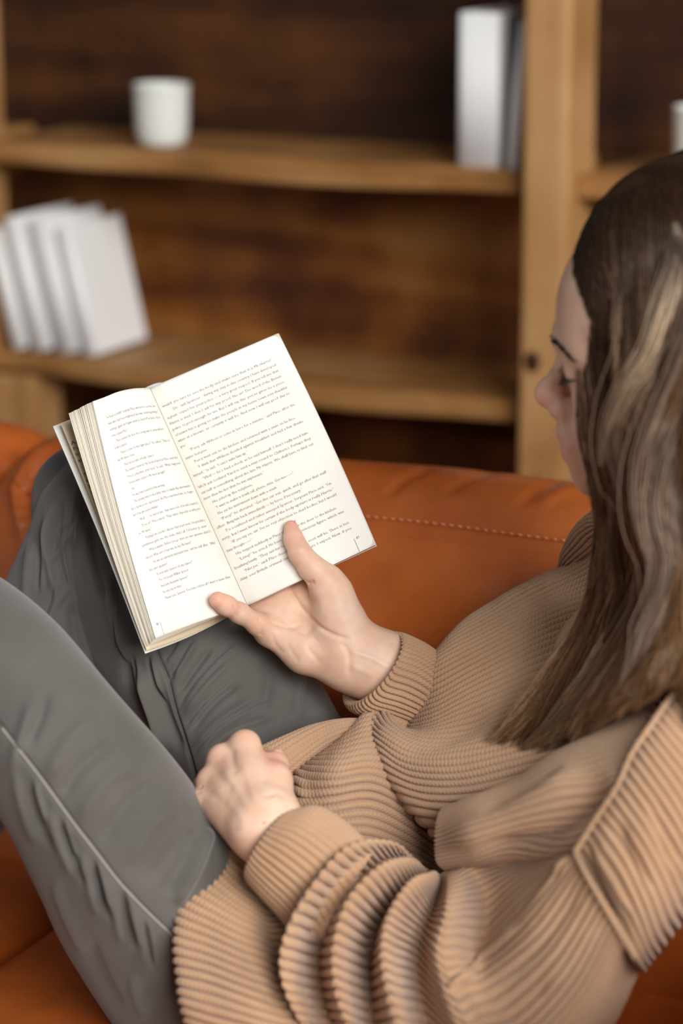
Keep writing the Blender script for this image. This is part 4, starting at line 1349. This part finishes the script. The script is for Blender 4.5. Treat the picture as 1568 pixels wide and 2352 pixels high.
# hip / belly panel (ribs run from the hem at the left toward the chest)
hip = [[(800, 1700, 1.90), (765, 1708, 1.865), (692, 1762, 1.812), (655, 1862, 1.785), (535, 1945, 1.765), (470, 1925, 1.745), (424, 2040, 1.700), (405, 2150, 1.675), (412, 2250, 1.665), (432, 2352, 1.66), (520, 2560, 1.70)],
       [(800, 1690, 1.895), (790, 1688, 1.850), (722, 1765, 1.788), (680, 1880, 1.775), (600, 1990, 1.760), (520, 1965, 1.735), (478, 2070, 1.690), (470, 2170, 1.668), (480, 2265, 1.657), (500, 2375, 1.65), (590, 2580, 1.69)],
       [(825, 1675, 1.89), (815, 1664, 1.842), (775, 1765, 1.770), (755, 1870, 1.765), (690, 1990, 1.750), (610, 2040, 1.725), (575, 2120, 1.685), (575, 2210, 1.662), (585, 2300, 1.65), (610, 2400, 1.645), (700, 2600, 1.69)],
       [(855, 1640, 1.885), (850, 1640, 1.84), (855, 1755, 1.775), (850, 1860, 1.770), (810, 1985, 1.755), (745, 2070, 1.735), (700, 2150, 1.705), (695, 2240, 1.68), (710, 2330, 1.665), (740, 2430, 1.66), (810, 2620, 1.70)],
       [(930, 1650, 1.885), (925, 1645, 1.85), (935, 1790, 1.80), (940, 1900, 1.79), (925, 2010, 1.775), (880, 2100, 1.76), (850, 2190, 1.735), (840, 2280, 1.71), (860, 2370, 1.69), (890, 2460, 1.68), (950, 2640, 1.72)],
       [(1000, 1700, 1.89), (1000, 1720, 1.86), (1010, 1860, 1.82), (1020, 1960, 1.81), (1020, 2050, 1.79), (1000, 2140, 1.78), (980, 2230, 1.76), (980, 2320, 1.74), (1000, 2400, 1.72), (1030, 2490, 1.71), (1080, 2650, 1.74)]]
pre = [(p[0] + 22, p[1] + 4, p[2] + .045) for p in hip[0]]
mid_ = [(p[0] + 2, p[1] + 1, p[2] + .016) for p in hip[0]]
hip = [pre, mid_] + hip
G = net(hip, 190, 1500)
ribbed('body_panel', G, 0.0071, 0.0064, sweater, K, strokes=[([(600, 2050), (640, 2180), (650, 2352)], 30, -.006), ([(680, 1760), (700, 1850)], 14, .003)])
# rolled hem held by the fist
roll = loft([(588, 1722, 648, 1778, 1.815, 1.81, .012), (600, 1714, 668, 1782, 1.815, 1.81, .013), (645, 1694, 700, 1755, 1.82, 1.815, .014), (700, 1674, 745, 1722, 1.83, 1.825, .014), (760, 1663, 790, 1700, 1.845, 1.84, .013), (810, 1664, 830, 1690, 1.86, 1.855, .011), (860, 1680, 870, 1700, 1.875, 1.87, .010)], 120, 160)
ribbed('hem', roll, 0.0042, 0.0018, sweater, K, closed=True)
roll2 = loft([(640, 1760, 668, 1800, 1.80, 1.80, .010), (655, 1790, 690, 1830, 1.80, 1.80, .012), (655, 1835, 690, 1870, 1.80, 1.80, .012), (660, 1880, 690, 1900, 1.80, 1.80, .010)], 60, 100)
ribbed('hem', roll2, 0.0042, 0.0018, sweater, K, closed=True)
# hem tube rising below the near wrist
# chest and far upper arm
chest = [[(1010, 1515, 1.93), (1003, 1500, 1.888), (956, 1565, 1.862), (950, 1635, 1.850), (925, 1668, 1.846), (885, 1634, 1.838), (850, 1664, 1.825), (853, 1705, 1.812), (870, 1768, 1.800), (925, 1850, 1.788), (998, 1928, 1.778), (1040, 2000, 1.80)],
         [(1035, 1480, 1.93), (1028, 1465, 1.886), (985, 1535, 1.848), (972, 1620, 1.836), (940, 1675, 1.832), (905, 1665, 1.818), (876, 1685, 1.798), (878, 1730, 1.783), (900, 1790, 1.774), (950, 1858, 1.766), (1012, 1925, 1.762), (1060, 2000, 1.79)],
         [(1078, 1435, 1.93), (1070, 1424, 1.888), (1030, 1505, 1.842), (1015, 1600, 1.822), (990, 1665, 1.810), (960, 1690, 1.796), (935, 1715, 1.778), (940, 1765, 1.764), (970, 1815, 1.755), (1020, 1868, 1.747), (1065, 1925, 1.745), (1100, 2000, 1.77)],
         [(1140, 1398, 1.94), (1135, 1384, 1.898), (1100, 1470, 1.846), (1085, 1560, 1.816), (1070, 1630, 1.796), (1050, 1680, 1.778), (1030, 1720, 1.758), (1040, 1770, 1.742), (1070, 1815, 1.732), (1110, 1860, 1.725), (1140, 1910, 1.725), (1170, 1990, 1.75)],
         [(1225, 1350, 1.95), (1222, 1337, 1.908), (1200, 1420, 1.856), (1185, 1510, 1.816), (1172, 1590, 1.786), (1160, 1650, 1.762), (1150, 1700, 1.740), (1155, 1745, 1.722), (1180, 1790, 1.710), (1210, 1830, 1.70), (1240, 1880, 1.70), (1260, 1960, 1.73)],
         [(1295, 1320, 1.95), (1292, 1303, 1.912), (1285, 1380, 1.866), (1280, 1470, 1.820), (1280, 1550, 1.782), (1280, 1610, 1.752), (1280, 1660, 1.725), (1290, 1710, 1.702), (1310, 1750, 1.688), (1330, 1790, 1.68), (1350, 1840, 1.68), (1360, 1930, 1.71)],
         [(1355, 1290, 1.94), (1348, 1268, 1.900), (1360, 1350, 1.860), (1372, 1440, 1.815), (1385, 1520, 1.770), (1395, 1580, 1.735), (1405, 1630, 1.705), (1420, 1670, 1.680), (1440, 1710, 1.665), (1455, 1750, 1.655), (1470, 1800, 1.65), (1480, 1900, 1.69)],
         [(1425, 1230, 1.92), (1412, 1202, 1.880), (1445, 1300, 1.840), (1475, 1400, 1.790), (1500, 1480, 1.740), (1515, 1540, 1.700), (1530, 1590, 1.670), (1545, 1630, 1.645), (1560, 1670, 1.630), (1575, 1710, 1.62), (1590, 1760, 1.62), (1600, 1860, 1.67)]]
G = net(chest, 190, 1700)
ribbed('chest_panel', G, 0.0068, 0.0058, sweater, K, strokes=[([(905, 1700), (960, 1720), (1040, 1690), (1140, 1630)], 24, -.004), ([(1130, 1395), (1230, 1350), (1300, 1320)], 14, .002)])
# collar piece at the far shoulder
colr = loft([(1291, 1299, 1300, 1316, 1.925, 1.92, .006), (1306, 1262, 1335, 1300, 1.92, 1.905, .012), (1326, 1215, 1385, 1262, 1.905, 1.885, .017), (1352, 1183, 1425, 1225, 1.89, 1.865, .019), (1381, 1158, 1470, 1200, 1.87, 1.84, .020), (1420, 1140, 1520, 1190, 1.84, 1.80, .020), (1470, 1135, 1560, 1200, 1.80, 1.75, .02)], 130, 260)
ribbed('collar', colr, 0.0054, 0.0042, sweater, K, closed=True)

# near sleeve, one bent tube from cuff to armhole, bunched in rings
slv = [[(850, 1965, 1.745), (832, 1947, 1.720), (785, 1965, 1.685), (735, 2020, 1.670), (695, 2075, 1.665), (672, 2120, 1.667), (668, 2160, 1.675), (700, 2200, 1.71)],
       [(950, 1990, 1.745), (905, 1938, 1.712), (805, 1943, 1.662), (718, 2035, 1.638), (660, 2140, 1.630), (647, 2240, 1.635), (695, 2352, 1.650), (780, 2450, 1.70)],
       [(960, 1994, 1.750), (925, 1968, 1.735), (855, 1995, 1.700), (775, 2075, 1.682), (735, 2165, 1.678), (735, 2260, 1.677), (765, 2370, 1.680), (830, 2480, 1.71)],
       [(970, 1997, 1.738), (945, 1975, 1.700), (880, 1988, 1.655), (808, 2060, 1.632), (772, 2160, 1.624), (772, 2260, 1.624), (810, 2380, 1.635), (870, 2490, 1.69)],
       [(985, 2000, 1.742), (970, 2015, 1.722), (925, 2055, 1.695), (875, 2120, 1.682), (852, 2195, 1.677), (850, 2285, 1.672), (862, 2400, 1.668), (910, 2510, 1.70)],
       [(1000, 2005, 1.732), (990, 2008, 1.690), (945, 2025, 1.646), (898, 2095, 1.626), (880, 2175, 1.618), (892, 2270, 1.616), (930, 2400, 1.620), (980, 2530, 1.68)],
       [(1010, 2010, 1.732), (1008, 2045, 1.712), (990, 2090, 1.688), (966, 2145, 1.672), (958, 2210, 1.665), (968, 2290, 1.655), (1000, 2410, 1.645), (1050, 2530, 1.68)],
       [(1030, 2000, 1.730), (1035, 2025, 1.690), (1030, 2090, 1.640), (1012, 2190, 1.618), (1040, 2290, 1.600), (1080, 2390, 1.590), (1110, 2480, 1.595), (1160, 2600, 1.66)],
       [(1060, 1988, 1.722), (1090, 1995, 1.705), (1118, 2080, 1.680), (1112, 2190, 1.640), (1130, 2250, 1.600), (1190, 2345, 1.575), (1240, 2430, 1.578), (1290, 2520, 1.65)],
       [(1130, 1985, 1.705), (1160, 1984, 1.685), (1188, 2025, 1.660), (1206, 2098, 1.600), (1245, 2155, 1.572), (1300, 2230, 1.556), (1352, 2300, 1.562), (1400, 2370, 1.63)],
       [(1200, 1985, 1.68), (1240, 1975, 1.652), (1287, 1968, 1.612), (1318, 1966, 1.582), (1346, 2010, 1.562), (1388, 2080, 1.546), (1428, 2150, 1.548), (1475, 2210, 1.60)]]
S2 = []
for k_, row in enumerate(slv):
    row = np.array(row, float)
    if k_ in (1, 3, 5, 7):
        for nb_, wxy, wd_ in ((slv[k_ - 1], .34, .16), (None, 0, 0), (slv[k_ + 1], .34, .16)):
            if nb_ is None: S2.append(row); continue
            nb_ = np.array(nb_, float)
            q_ = row + (nb_ - row) * wxy
            q_[:, 2] = row[:, 2] + (nb_[:, 2] - row[:, 2]) * wd_
            S2.append(q_)
    else: S2.append(row)
G = net(S2, 620, 900)
ribbed('sleeve', G, 0.0075, 0.0066, sweater, K, strokes=[([(1318, 1962), (1265, 2030), (1208, 2102), (1120, 2200), (1010, 2292)], 9, .0042, .1), ([(1300, 1990), (1240, 2060), (1170, 2150)], 14, -.003, .2),
        ([(1345, 2020), (1290, 2110), (1220, 2200), (1120, 2290)], 16, -.003), ([(1395, 2110), (1320, 2200), (1240, 2290)], 16, .003)], sharp=0.34)
# near shoulder, front
sh = [[(1045, 1850, 1.79), (1016, 1858, 1.725), (1003, 1892, 1.702), (1000, 1942, 1.698), (1006, 1984, 1.712), (1045, 2010, 1.75)],
      [(1110, 1845, 1.79), (1088, 1829, 1.705), (1078, 1868, 1.672), (1080, 1920, 1.662), (1090, 1973, 1.684), (1110, 2005, 1.73)],
      [(1210, 1800, 1.78), (1185, 1789, 1.692), (1178, 1835, 1.650), (1184, 1895, 1.638), (1198, 1966, 1.648), (1210, 2000, 1.70)],
      [(1330, 1735, 1.75), (1292, 1720, 1.668), (1285, 1785, 1.622), (1286, 1870, 1.605), (1300, 1960, 1.602), (1305, 1995, 1.66)],
      [(1590, 1530, 1.68), (1520, 1622, 1.615), (1452, 1730, 1.582), (1395, 1830, 1.570), (1322, 1958, 1.579), (1325, 1975, 1.62)]]
G = net(sh, 170, 620)
ribbed('shoulder_panel', G, 0.0060, 0.0046, sweater, K, strokes=[([(1010, 1935), (1120, 1900), (1250, 1830), (1360, 1760)], 26, .008), ([(1080, 1950), (1200, 1935), (1320, 1860), (1410, 1780)], 26, -.012), ([(1100, 1872), (1200, 1830), (1300, 1760)], 14, -.003)])
# back panel
bk0 = [(1318, 1961, 1.584), (1362, 1892, 1.574), (1417, 1809, 1.568), (1470, 1715, 1.572), (1520, 1630, 1.585), (1600, 1510, 1.62), (1680, 1400, 1.66)]
bk1 = [(1458, 2206, 1.552), (1500, 2150, 1.556), (1570, 2064, 1.565), (1640, 1985, 1.58), (1720, 1900, 1.60), (1800, 1800, 1.63), (1880, 1690, 1.67)]
bk = []
for tt, dz in ((-.06, .05), (-.03, .015), (0, 0.0), (.12, -.012), (.4, -.022), (.7, -.02), (1.0, 0.0), (1.1, .035), (1.12, .08)):
    bk.append([tuple(np.array(a) + (np.array(b) - np.array(a)) * tt + np.array([14 * math.sin(math.pi * min(tt, 1)) * (0.2 if i == 0 else 1.0), 0, dz * (0.15 if i == 0 and dz < 0 else 1.0)])) for i, (a, b) in enumerate(zip(bk0, bk1))])
G = net(bk, 150, 560)
ribbed('back_panel', G, 0.0068, 0.0058, sweater, K, strokes=[([(1410, 1870), (1440, 1950), (1500, 2050)], 20, -.006), ([(1370, 1930), (1400, 2010), (1450, 2110)], 14, .003), ([(1500, 1830), (1530, 1930), (1560, 2000)], 22, -.004)])
# armhole seam
sm = curve([(1640, 1455, 1.62), (1568, 1562, 1.585), (1512, 1640, 1.576), (1453, 1728, 1.572), (1417, 1807, 1.566), (1362, 1891, 1.570), (1318, 1960, 1.576)], 60)
V, F = tube(sm, .0020, 10, taper=1 + .12 * np.sin(np.arange(60) * 1.9)); mesh_np('armhole_seam', V, F, K, sweater)
sm = curve([(1320, 1962, 1.578), (1346, 2010, 1.556), (1388, 2080, 1.540), (1428, 2150, 1.540), (1456, 2200, 1.552)], 50)
V, F = tube(sm, .0018, 10, taper=1 + .12 * np.sin(np.arange(50) * 1.9)); mesh_np('armhole_seam', V, F, K, sweater)

# cuffs
def bowed(rings, bows, nv, nu):
    G = loft(rings, nv, nu, square=True)
    th = np.linspace(0, 2 * np.pi, nu, endpoint=False)
    B = cr_matrix(len(bows), np.linspace(0, len(bows) - 1, nv)) @ np.array(bows, float)
    off = (RT[None] * B[:, :1] - UP[None] * B[:, 1:2]) * (1.75 / FPX)
    return G + off[:, None] * np.sin(th)[None, :, None]
cuffn = bowed([(690, 1885, 590, 2005, 1.706, 1.692, .026), (678, 1873, 572, 2003, 1.706, 1.69, .0275), (668, 1870, 562, 2010, 1.705, 1.688, .0295), (690, 1861, 568, 2025, 1.703, 1.686, .0305), (735, 1855, 598, 2060, 1.70, 1.682, .031), (800, 1895, 645, 2110, 1.70, 1.680, .032), (860, 1955, 700, 2180, 1.70, 1.68, .03)],
              [(-10, -8), (-14, -10), (-16, -12), (-14, -10), (-8, -6), (0, 0), (0, 0)], 120, 640)
ribbed('cuff', cuffn, 0.0047, 0.0028, sweater, K, closed=True, sharp=0.5, fade=26)
cufff = bowed([(925, 1475, 838, 1610, 1.872, 1.862, .034), (912, 1460, 818, 1612, 1.872, 1.860, .040), (905, 1455, 806, 1622, 1.872, 1.860, .043), (918, 1455, 822, 1640, 1.872, 1.860, .043), (960, 1473, 880, 1658, 1.874, 1.862, .042), (1005, 1500, 945, 1680, 1.878, 1.868, .039), (1050, 1535, 1000, 1710, 1.89, 1.88, .032)],
              [(34, 10), (38, 12), (40, 13), (37, 12), (27, 8), (12, 3), (0, 0)], 110, 700)
ribbed('cuff', cufff, 0.0050, 0.0038, sweater, K, closed=True, sharp=0.5, fade=26)
# ------------------------------------------------------------------ hair
GD = [
 [(1450, 455, 1.668), (1372, 505, 1.670), (1330, 590, 1.668), (1326, 740, 1.650), (1338, 880, 1.640), (1352, 1010, 1.640), (1384, 1130, 1.652), (1390, 1260, 1.685), (1340, 1430, 1.715), (1225, 1600, 1.728), (1130, 1720, 1.742)],
 [(1490, 452, 1.652), (1425, 510, 1.635), (1388, 640, 1.612), (1385, 780, 1.602), (1400, 920, 1.602), (1412, 1050, 1.608), (1430, 1170, 1.628), (1430, 1300, 1.660), (1385, 1460, 1.690), (1285, 1620, 1.708), (1195, 1730, 1.722)],
 [(1540, 442, 1.642), (1495, 510, 1.602), (1462, 660, 1.577), (1452, 800, 1.567), (1455, 950, 1.572), (1460, 1080, 1.582), (1475, 1200, 1.598), (1482, 1330, 1.625), (1442, 1470, 1.655), (1350, 1610, 1.678), (1260, 1720, 1.698)],
 [(1590, 435, 1.635), (1562, 530, 1.582), (1542, 680, 1.556), (1524, 820, 1.546), (1508, 970, 1.550), (1508, 1100, 1.558), (1524, 1220, 1.568), (1530, 1340, 1.585), (1496, 1460, 1.600), (1430, 1570, 1.612), (1360, 1660, 1.628)],
 [(1650, 440, 1.625), (1645, 560, 1.570), (1622, 720, 1.542), (1595, 880, 1.530), (1575, 1020, 1.530), (1575, 1140, 1.538), (1585, 1260, 1.545), (1578, 1370, 1.552), (1545, 1460, 1.560), (1500, 1540, 1.566), (1450, 1610, 1.575)],
 [(1720, 460, 1.622), (1745, 600, 1.570), (1725, 780, 1.540), (1692, 950, 1.522), (1662, 1100, 1.520), (1652, 1230, 1.522), (1652, 1330, 1.530), (1640, 1410, 1.538), (1615, 1470, 1.545), (1580, 1520, 1.550), (1545, 1570, 1.555)],
 [(1790, 500, 1.630), (1850, 660, 1.590), (1850, 850, 1.560), (1820, 1020, 1.540), (1780, 1180, 1.535), (1760, 1310, 1.535), (1740, 1420, 1.540), (1720, 1510, 1.55), (1690, 1590, 1.56), (1650, 1660, 1.575), (1610, 1720, 1.585)],
 [(1800, 520, 1.700), (1900, 700, 1.680), (1920, 900, 1.660), (1900, 1080, 1.640), (1870, 1230, 1.630), (1840, 1350, 1.620), (1820, 1450, 1.62), (1800, 1540, 1.62), (1780, 1620, 1.62), (1750, 1680, 1.62), (1720, 1740, 1.62)],
]
GW = PV(np.array(GD, float))
for k_, sh_ in enumerate((0.016, 0.022, 0.018, 0.012, 0.006, 0.003)):
    GW[:, k_] += (CAM - GW[:, k_]) / np.linalg.norm(CAM - GW[:, k_], axis=-1, keepdims=True) * sh_
#                  # (guides, points, 3)
t = NT('hair', lin(92, 64, 42), 0.38, 0.25)
at = t.node('ShaderNodeAttribute'); at.attribute_name = 'tone'
t.link(at.outputs['Color'], t.b.inputs['Base Color'])
M['hair'] = t.m
C_ROOT, C_MID, C_TIP, C_LITE = map(np.array, (lin(50, 31, 16), lin(100, 67, 39), lin(150, 112, 78), lin(198, 162, 126)))
def hair_color(gu, v, rnd):
    """gu 0..1 face edge -> back, v 0..1 along"""
    a = np.clip((v - 0.10) / 0.35, 0, 1)[..., None]
    c = C_ROOT * (1 - a) + C_MID * a
    gb = np.clip((gu - .22) / .35, 0, 1)[..., None] * np.clip((v - .2) / .4, 0, 1)[..., None]
    c = c * (1 - .55 * gb) + C_TIP * .55 * gb
    b = np.clip((v - 0.35) / 0.4, 0, 1)[..., None] * np.clip(rnd * 1.3, 0, 1)[..., None]
    c = c * (1 - b) + C_TIP * b
    l = (rnd > 0.84)[..., None] * np.clip((v - .12) / .25, 0, 1)[..., None] * 0.75
    c = c * (1 - l) + C_LITE * l
    return c * (0.75 + 0.5 * ((rnd * 7.13) % 1))[..., None]
def off_head(p, extra):
    q = (p - HO) @ HR
    c = np.array([-.022, 0, .034]); rd = np.array([.0985, .0815, .0905])
    e = np.linalg.norm((q - c) / rd, axis=-1)
    need = 1.0 + extra / .09
    k = np.where((e < need) & (q[..., 2] > -0.03), need / np.maximum(e, .2), 1.0)
    q = c + (q - c) * k[..., None]
    return HO + q @ HR.T
# under layer: one solid, closely grooved mass that follows the same flow
nvh, nuh = 120, 700
Wv = cr_matrix(GW.shape[1], np.linspace(0, GW.shape[1] - 1, nvh)); Wu = cr_matrix(GW.shape[0], np.linspace(0, GW.shape[0] - 1, nuh))
G = np.einsum('vi,ujx,ji->vux', Wv, Wu[..., None] * 0 + 0, np.zeros((GW.shape[0], GW.shape[1]))) if False else np.einsum('vi,jix,uj->vux', Wv, GW, Wu)
N = grid_normals(G); N *= np.sign(np.sum(N * (CAM - G)))
vv = np.linspace(0, 1, nvh)[:, None]; uu = np.linspace(0, 1, nuh)[None]
grv = 0.0016 * np.sin(uu * 150 + 1.5 * np.sin(vv * 5)) + 0.0012 * np.sin(uu * 331 + 2 * np.sin(vv * 7 + 1)) + 0.004 * np.sin(uu * 37 + 2.2 * np.sin(vv * 4))
thin = np.clip((vv - 0.80) / 0.2, 0, 1)
G = G - N * (0.012 - grv * (1 - .5 * thin) + 0 * uu)[..., None]
S_ = 0.07
B_ = G - N * 0.02
keep = int(nvh * 0.90)
G = off_head(G, grv * .6 + .001 + 0 * uu)
B_ = G - N * .01
Gk, Bk = G[:keep], B_[:keep]
idx = np.arange(nuh * keep).reshape(keep, nuh)
rim = np.concatenate([idx[0, :-1], idx[:-1, -1], idx[-1, :0:-1], idx[:0:-1, 0]]); r2 = np.roll(rim, -1)
rn = (np.sin(uu * 150) * .5 + .5) * .8 + 0 * vv
hm = mesh_np('hair_mass', np.concatenate([Gk.reshape(-1, 3), Bk.reshape(-1, 3)]), [grid_faces(nuh, keep), grid_faces(nuh, keep, off=nuh * keep)[:, ::-1], np.stack([rim, rim + nuh * keep, r2 + nuh * keep, r2], 1)], M['hair'], person)
cl = hair_color(uu + 0 * vv, vv + 0 * uu, rn)[:keep].reshape(-1, 3) * .7
add_color(hm, 'tone', np.concatenate([cl, cl]))
# crown and far side: skull cap of hair
n1, n2 = 120, 260
thc = np.linspace(0, np.pi * 0.62, n1)[:, None]; phc = np.linspace(0, 2 * np.pi, n2, endpoint=False)[None]
cx = np.cos(thc) + 0 * phc; rr_ = np.sin(thc)
q = np.stack([-.022 + .0960 * rr_ * np.cos(phc), .0785 * rr_ * np.sin(phc), .034 + .0915 * cx], -1)
front = np.clip(np.cos(phc), 0, 1) ** 2
q[..., 2] += front * rr_ * 0.012
lowf = (thc > 1.15) * front * np.clip((thc - 1.15) / .3, 0, 1)
q[..., 0] -= lowf * 0.035
q = q * (1 + 0.008 * np.sin(phc * 90 + 3 * thc) * 0.5 + .004 * np.sin(phc * 37))[..., None]
Gc = HO + q @ HR.T
hc = mesh_np('hair_crown', Gc.reshape(-1, 3), [grid_faces(n2, n1, True)], M['hair'], person)
add_color(hc, 'tone', np.tile(C_ROOT * 1.0, (n1 * n2, 1)) * (0.8 + .4 * rng.random((n1 * n2, 1))))
# strands
def strands(name, n, umin, umax, spread, rad, v0=0.0, v1=1.0, depth=(-.010, .004), nseg=22, wave=.0055, seed=1):
    g = np.random.default_rng(seed)
    u = umin + (umax - umin) * g.random(n)
    clump = np.round(u * 46) / 46
    u = u * .65 + clump * .35 + g.normal(0, .006, n)
    ucross = g.normal(0, 1, n) * spread
    vs = np.linspace(v0, v1, nseg)
    vlen = 1 - 0.14 * g.random(n) ** 1.5
    pts = np.zeros((n, nseg, 3))
    rad0 = g.uniform(*depth, n)
    p1, p2, p3 = g.random(n) * 6.28, g.random(n) * 6.28, np.floor(clump * 46) * 1.7
    tones = g.random(n)
    tones = np.where(g.random(n) < .55, (np.sin(clump * 46 * 12.9898) * 43758.5453) % 1, tones)
    for k, v in enumerate(vs):
        vk = np.clip(v * vlen, 0, 1)
        uk = np.clip(u + ucross * v * .6, 0, 1) * (GW.shape[0] - 1)
        Wu_ = cr_matrix(GW.shape[0], uk)
        Wv_ = cr_matrix(GW.shape[1], vk * (GW.shape[1] - 1))
        pts[:, k] = np.einsum('nj,ni,jix->nx', Wu_, Wv_, GW)
    T = np.gradient(pts, axis=1); T /= np.linalg.norm(T, axis=-1, keepdims=True) + 1e-9
    vd = CAM - pts; vd /= np.linalg.norm(vd, axis=-1, keepdims=True)
    S = np.cross(T, vd); S /= np.linalg.norm(S, axis=-1, keepdims=True) + 1e-9
    v = vs[None]
    amp = wave * np.clip(v * 1.6 - .15, 0, 1)
    pts = pts + vd * (rad0[:, None] + amp * np.sin(v * 13 + p3[:, None]))[..., None] + S * (amp * 1.5 * np.sin(v * 11 + p3[:, None] * 1.3 + .3 * p1[:, None]) + .0012 * np.sin(v * 23 + p2[:, None]))[..., None]
    pts = off_head(pts, .004 + rad0[:, None] * .4 + 0 * v)
    V3 = []
    tp = np.minimum(1, (1.05 - v) * 5)
    for a in (0, 2.09, 4.19):
        V3.append(pts + (S * math.cos(a) + vd * math.sin(a)) * (rad * tp)[..., None])
    V3 = np.stack(V3, 2)                         # n, seg, 3, xyz
    V = V3.reshape(-1, 3)
    base = np.arange(n)[:, None, None] * nseg * 3 + np.arange(nseg - 1)[None, :, None] * 3
    c = np.arange(3)[None, None]
    F = np.stack([base + c, base + (c + 1) % 3, base + 3 + (c + 1) % 3, base + 3 + c], -1).reshape(-1, 4)
    o = mesh_np(name, V, F, M['hair'], person)
    tag(o, kind='stuff')
    col = hair_color(u[:, None] + 0 * v, v * vlen[:, None], tones[:, None] + 0 * v)
    add_color(o, 'tone', np.repeat(col.reshape(-1, 3), 3, 0))
strands('hair_strands', 7500, 0.0, 0.88, .012, .00042, seed=4)
strands('hair_strands', 700, -0.01, 0.10, .012, .00040, v1=1.0, depth=(-.004, .003), seed=9)

def bundle(path, n, width, col, rad=.00045, seed=1):
    g = np.random.default_rng(seed)
    n = int(n * .62); width *= 1.7
    path = [(a_, b_, d_ + .010) for a_, b_, d_ in path]
    col = tuple(x_ * .78 for x_ in col)
    c = curve(path, 40)
    T = np.gradient(c, axis=0); T /= np.linalg.norm(T, axis=1, keepdims=True)
    vd = CAM - c; vd /= np.linalg.norm(vd, axis=1, keepdims=True)
    S = np.cross(T, vd)
    v = np.linspace(0, 1, 40)
    sh = np.minimum(1, np.minimum(v * 5 + .25, (1 - v) * 4 + .2))
    o1 = g.normal(0, width, n)[:, None]; o2 = g.normal(0, width * .2, n)[:, None]
    ph = g.random(n)[:, None] * 6.28
    off = o1 * sh + .0012 * np.sin(v * 9 + ph)
    pts = c[None] + S[None] * off[..., None] + vd[None] * (o2 * sh + .0006 * np.sin(v * 14 + ph))[..., None]
    pts = off_head(pts, .0045 + 0 * off)
    V3 = np.stack([pts + (S * math.cos(a) + vd * math.sin(a))[None] * rad for a in (0, 2.09, 4.19)], 2)
    base = np.arange(n)[:, None, None] * 120 + np.arange(39)[None, :, None] * 3
    k = np.arange(3)[None, None]
    F = np.stack([base + k, base + (k + 1) % 3, base + 3 + (k + 1) % 3, base + 3 + k], -1).reshape(-1, 4)
    o = mesh_np('hair_lock', V3.reshape(-1, 3), F, M['hair'], person); tag(o, kind='stuff')
    cc = np.array(lin(*col))[None] * (0.75 + .5 * g.random((n, 1)))
    rt_ = np.clip((v - .02) / .3, .25, 1)[None, :, None]
    add_color(o, 'tone', np.repeat((cc[:, None] * rt_).reshape(-1, 3), 3, 0))
bundle([(1575, 520, 1.545), (1560, 620, 1.525), (1535, 720, 1.520), (1500, 815, 1.522), (1445, 900, 1.535), (1405, 985, 1.56), (1378, 1070, 1.59)], 110, .0032, (226, 196, 162), seed=2)
bundle([(1500, 560, 1.56), (1500, 700, 1.545), (1485, 820, 1.545), (1452, 930, 1.55), (1440, 1030, 1.56), (1462, 1130, 1.57), (1490, 1240, 1.575)], 110, .0042, (172, 142, 116), seed=3)
bundle([(1620, 640, 1.52), (1590, 820, 1.51), (1535, 960, 1.515), (1500, 1070, 1.525), (1500, 1190, 1.535), (1535, 1300, 1.545), (1520, 1420, 1.56), (1450, 1540, 1.58)], 150, .0050, (206, 176, 150), seed=5)
bundle([(1440, 620, 1.59), (1445, 760, 1.575), (1470, 900, 1.56), (1480, 1010, 1.56), (1450, 1120, 1.58), (1430, 1240, 1.61), (1440, 1350, 1.63), (1390, 1480, 1.66)], 120, .0045, (140, 108, 80), seed=6)
bundle([(1380, 700, 1.62), (1392, 860, 1.60), (1400, 1000, 1.60), (1385, 1110, 1.62), (1410, 1220, 1.64), (1400, 1340, 1.67), (1330, 1480, 1.70), (1230, 1610, 1.71)], 120, .0040, (150, 116, 84), seed=7)
bundle([(1600, 900, 1.515), (1580, 1040, 1.515), (1560, 1160, 1.525), (1580, 1280, 1.53), (1560, 1390, 1.54), (1500, 1500, 1.555), (1430, 1590, 1.575)], 150, .0060, (216, 188, 164), seed=8)
bundle([(1520, 1180, 1.56), (1500, 1300, 1.58), (1450, 1430, 1.61), (1370, 1560, 1.64), (1290, 1650, 1.665), (1200, 1715, 1.70)], 120, .0050, (170, 134, 100), seed=10)
bundle([(1345, 640, 1.648), (1344, 780, 1.630), (1356, 900, 1.622), (1368, 1020, 1.622), (1384, 1120, 1.64)], 60, .0022, (112, 80, 52), seed=11)
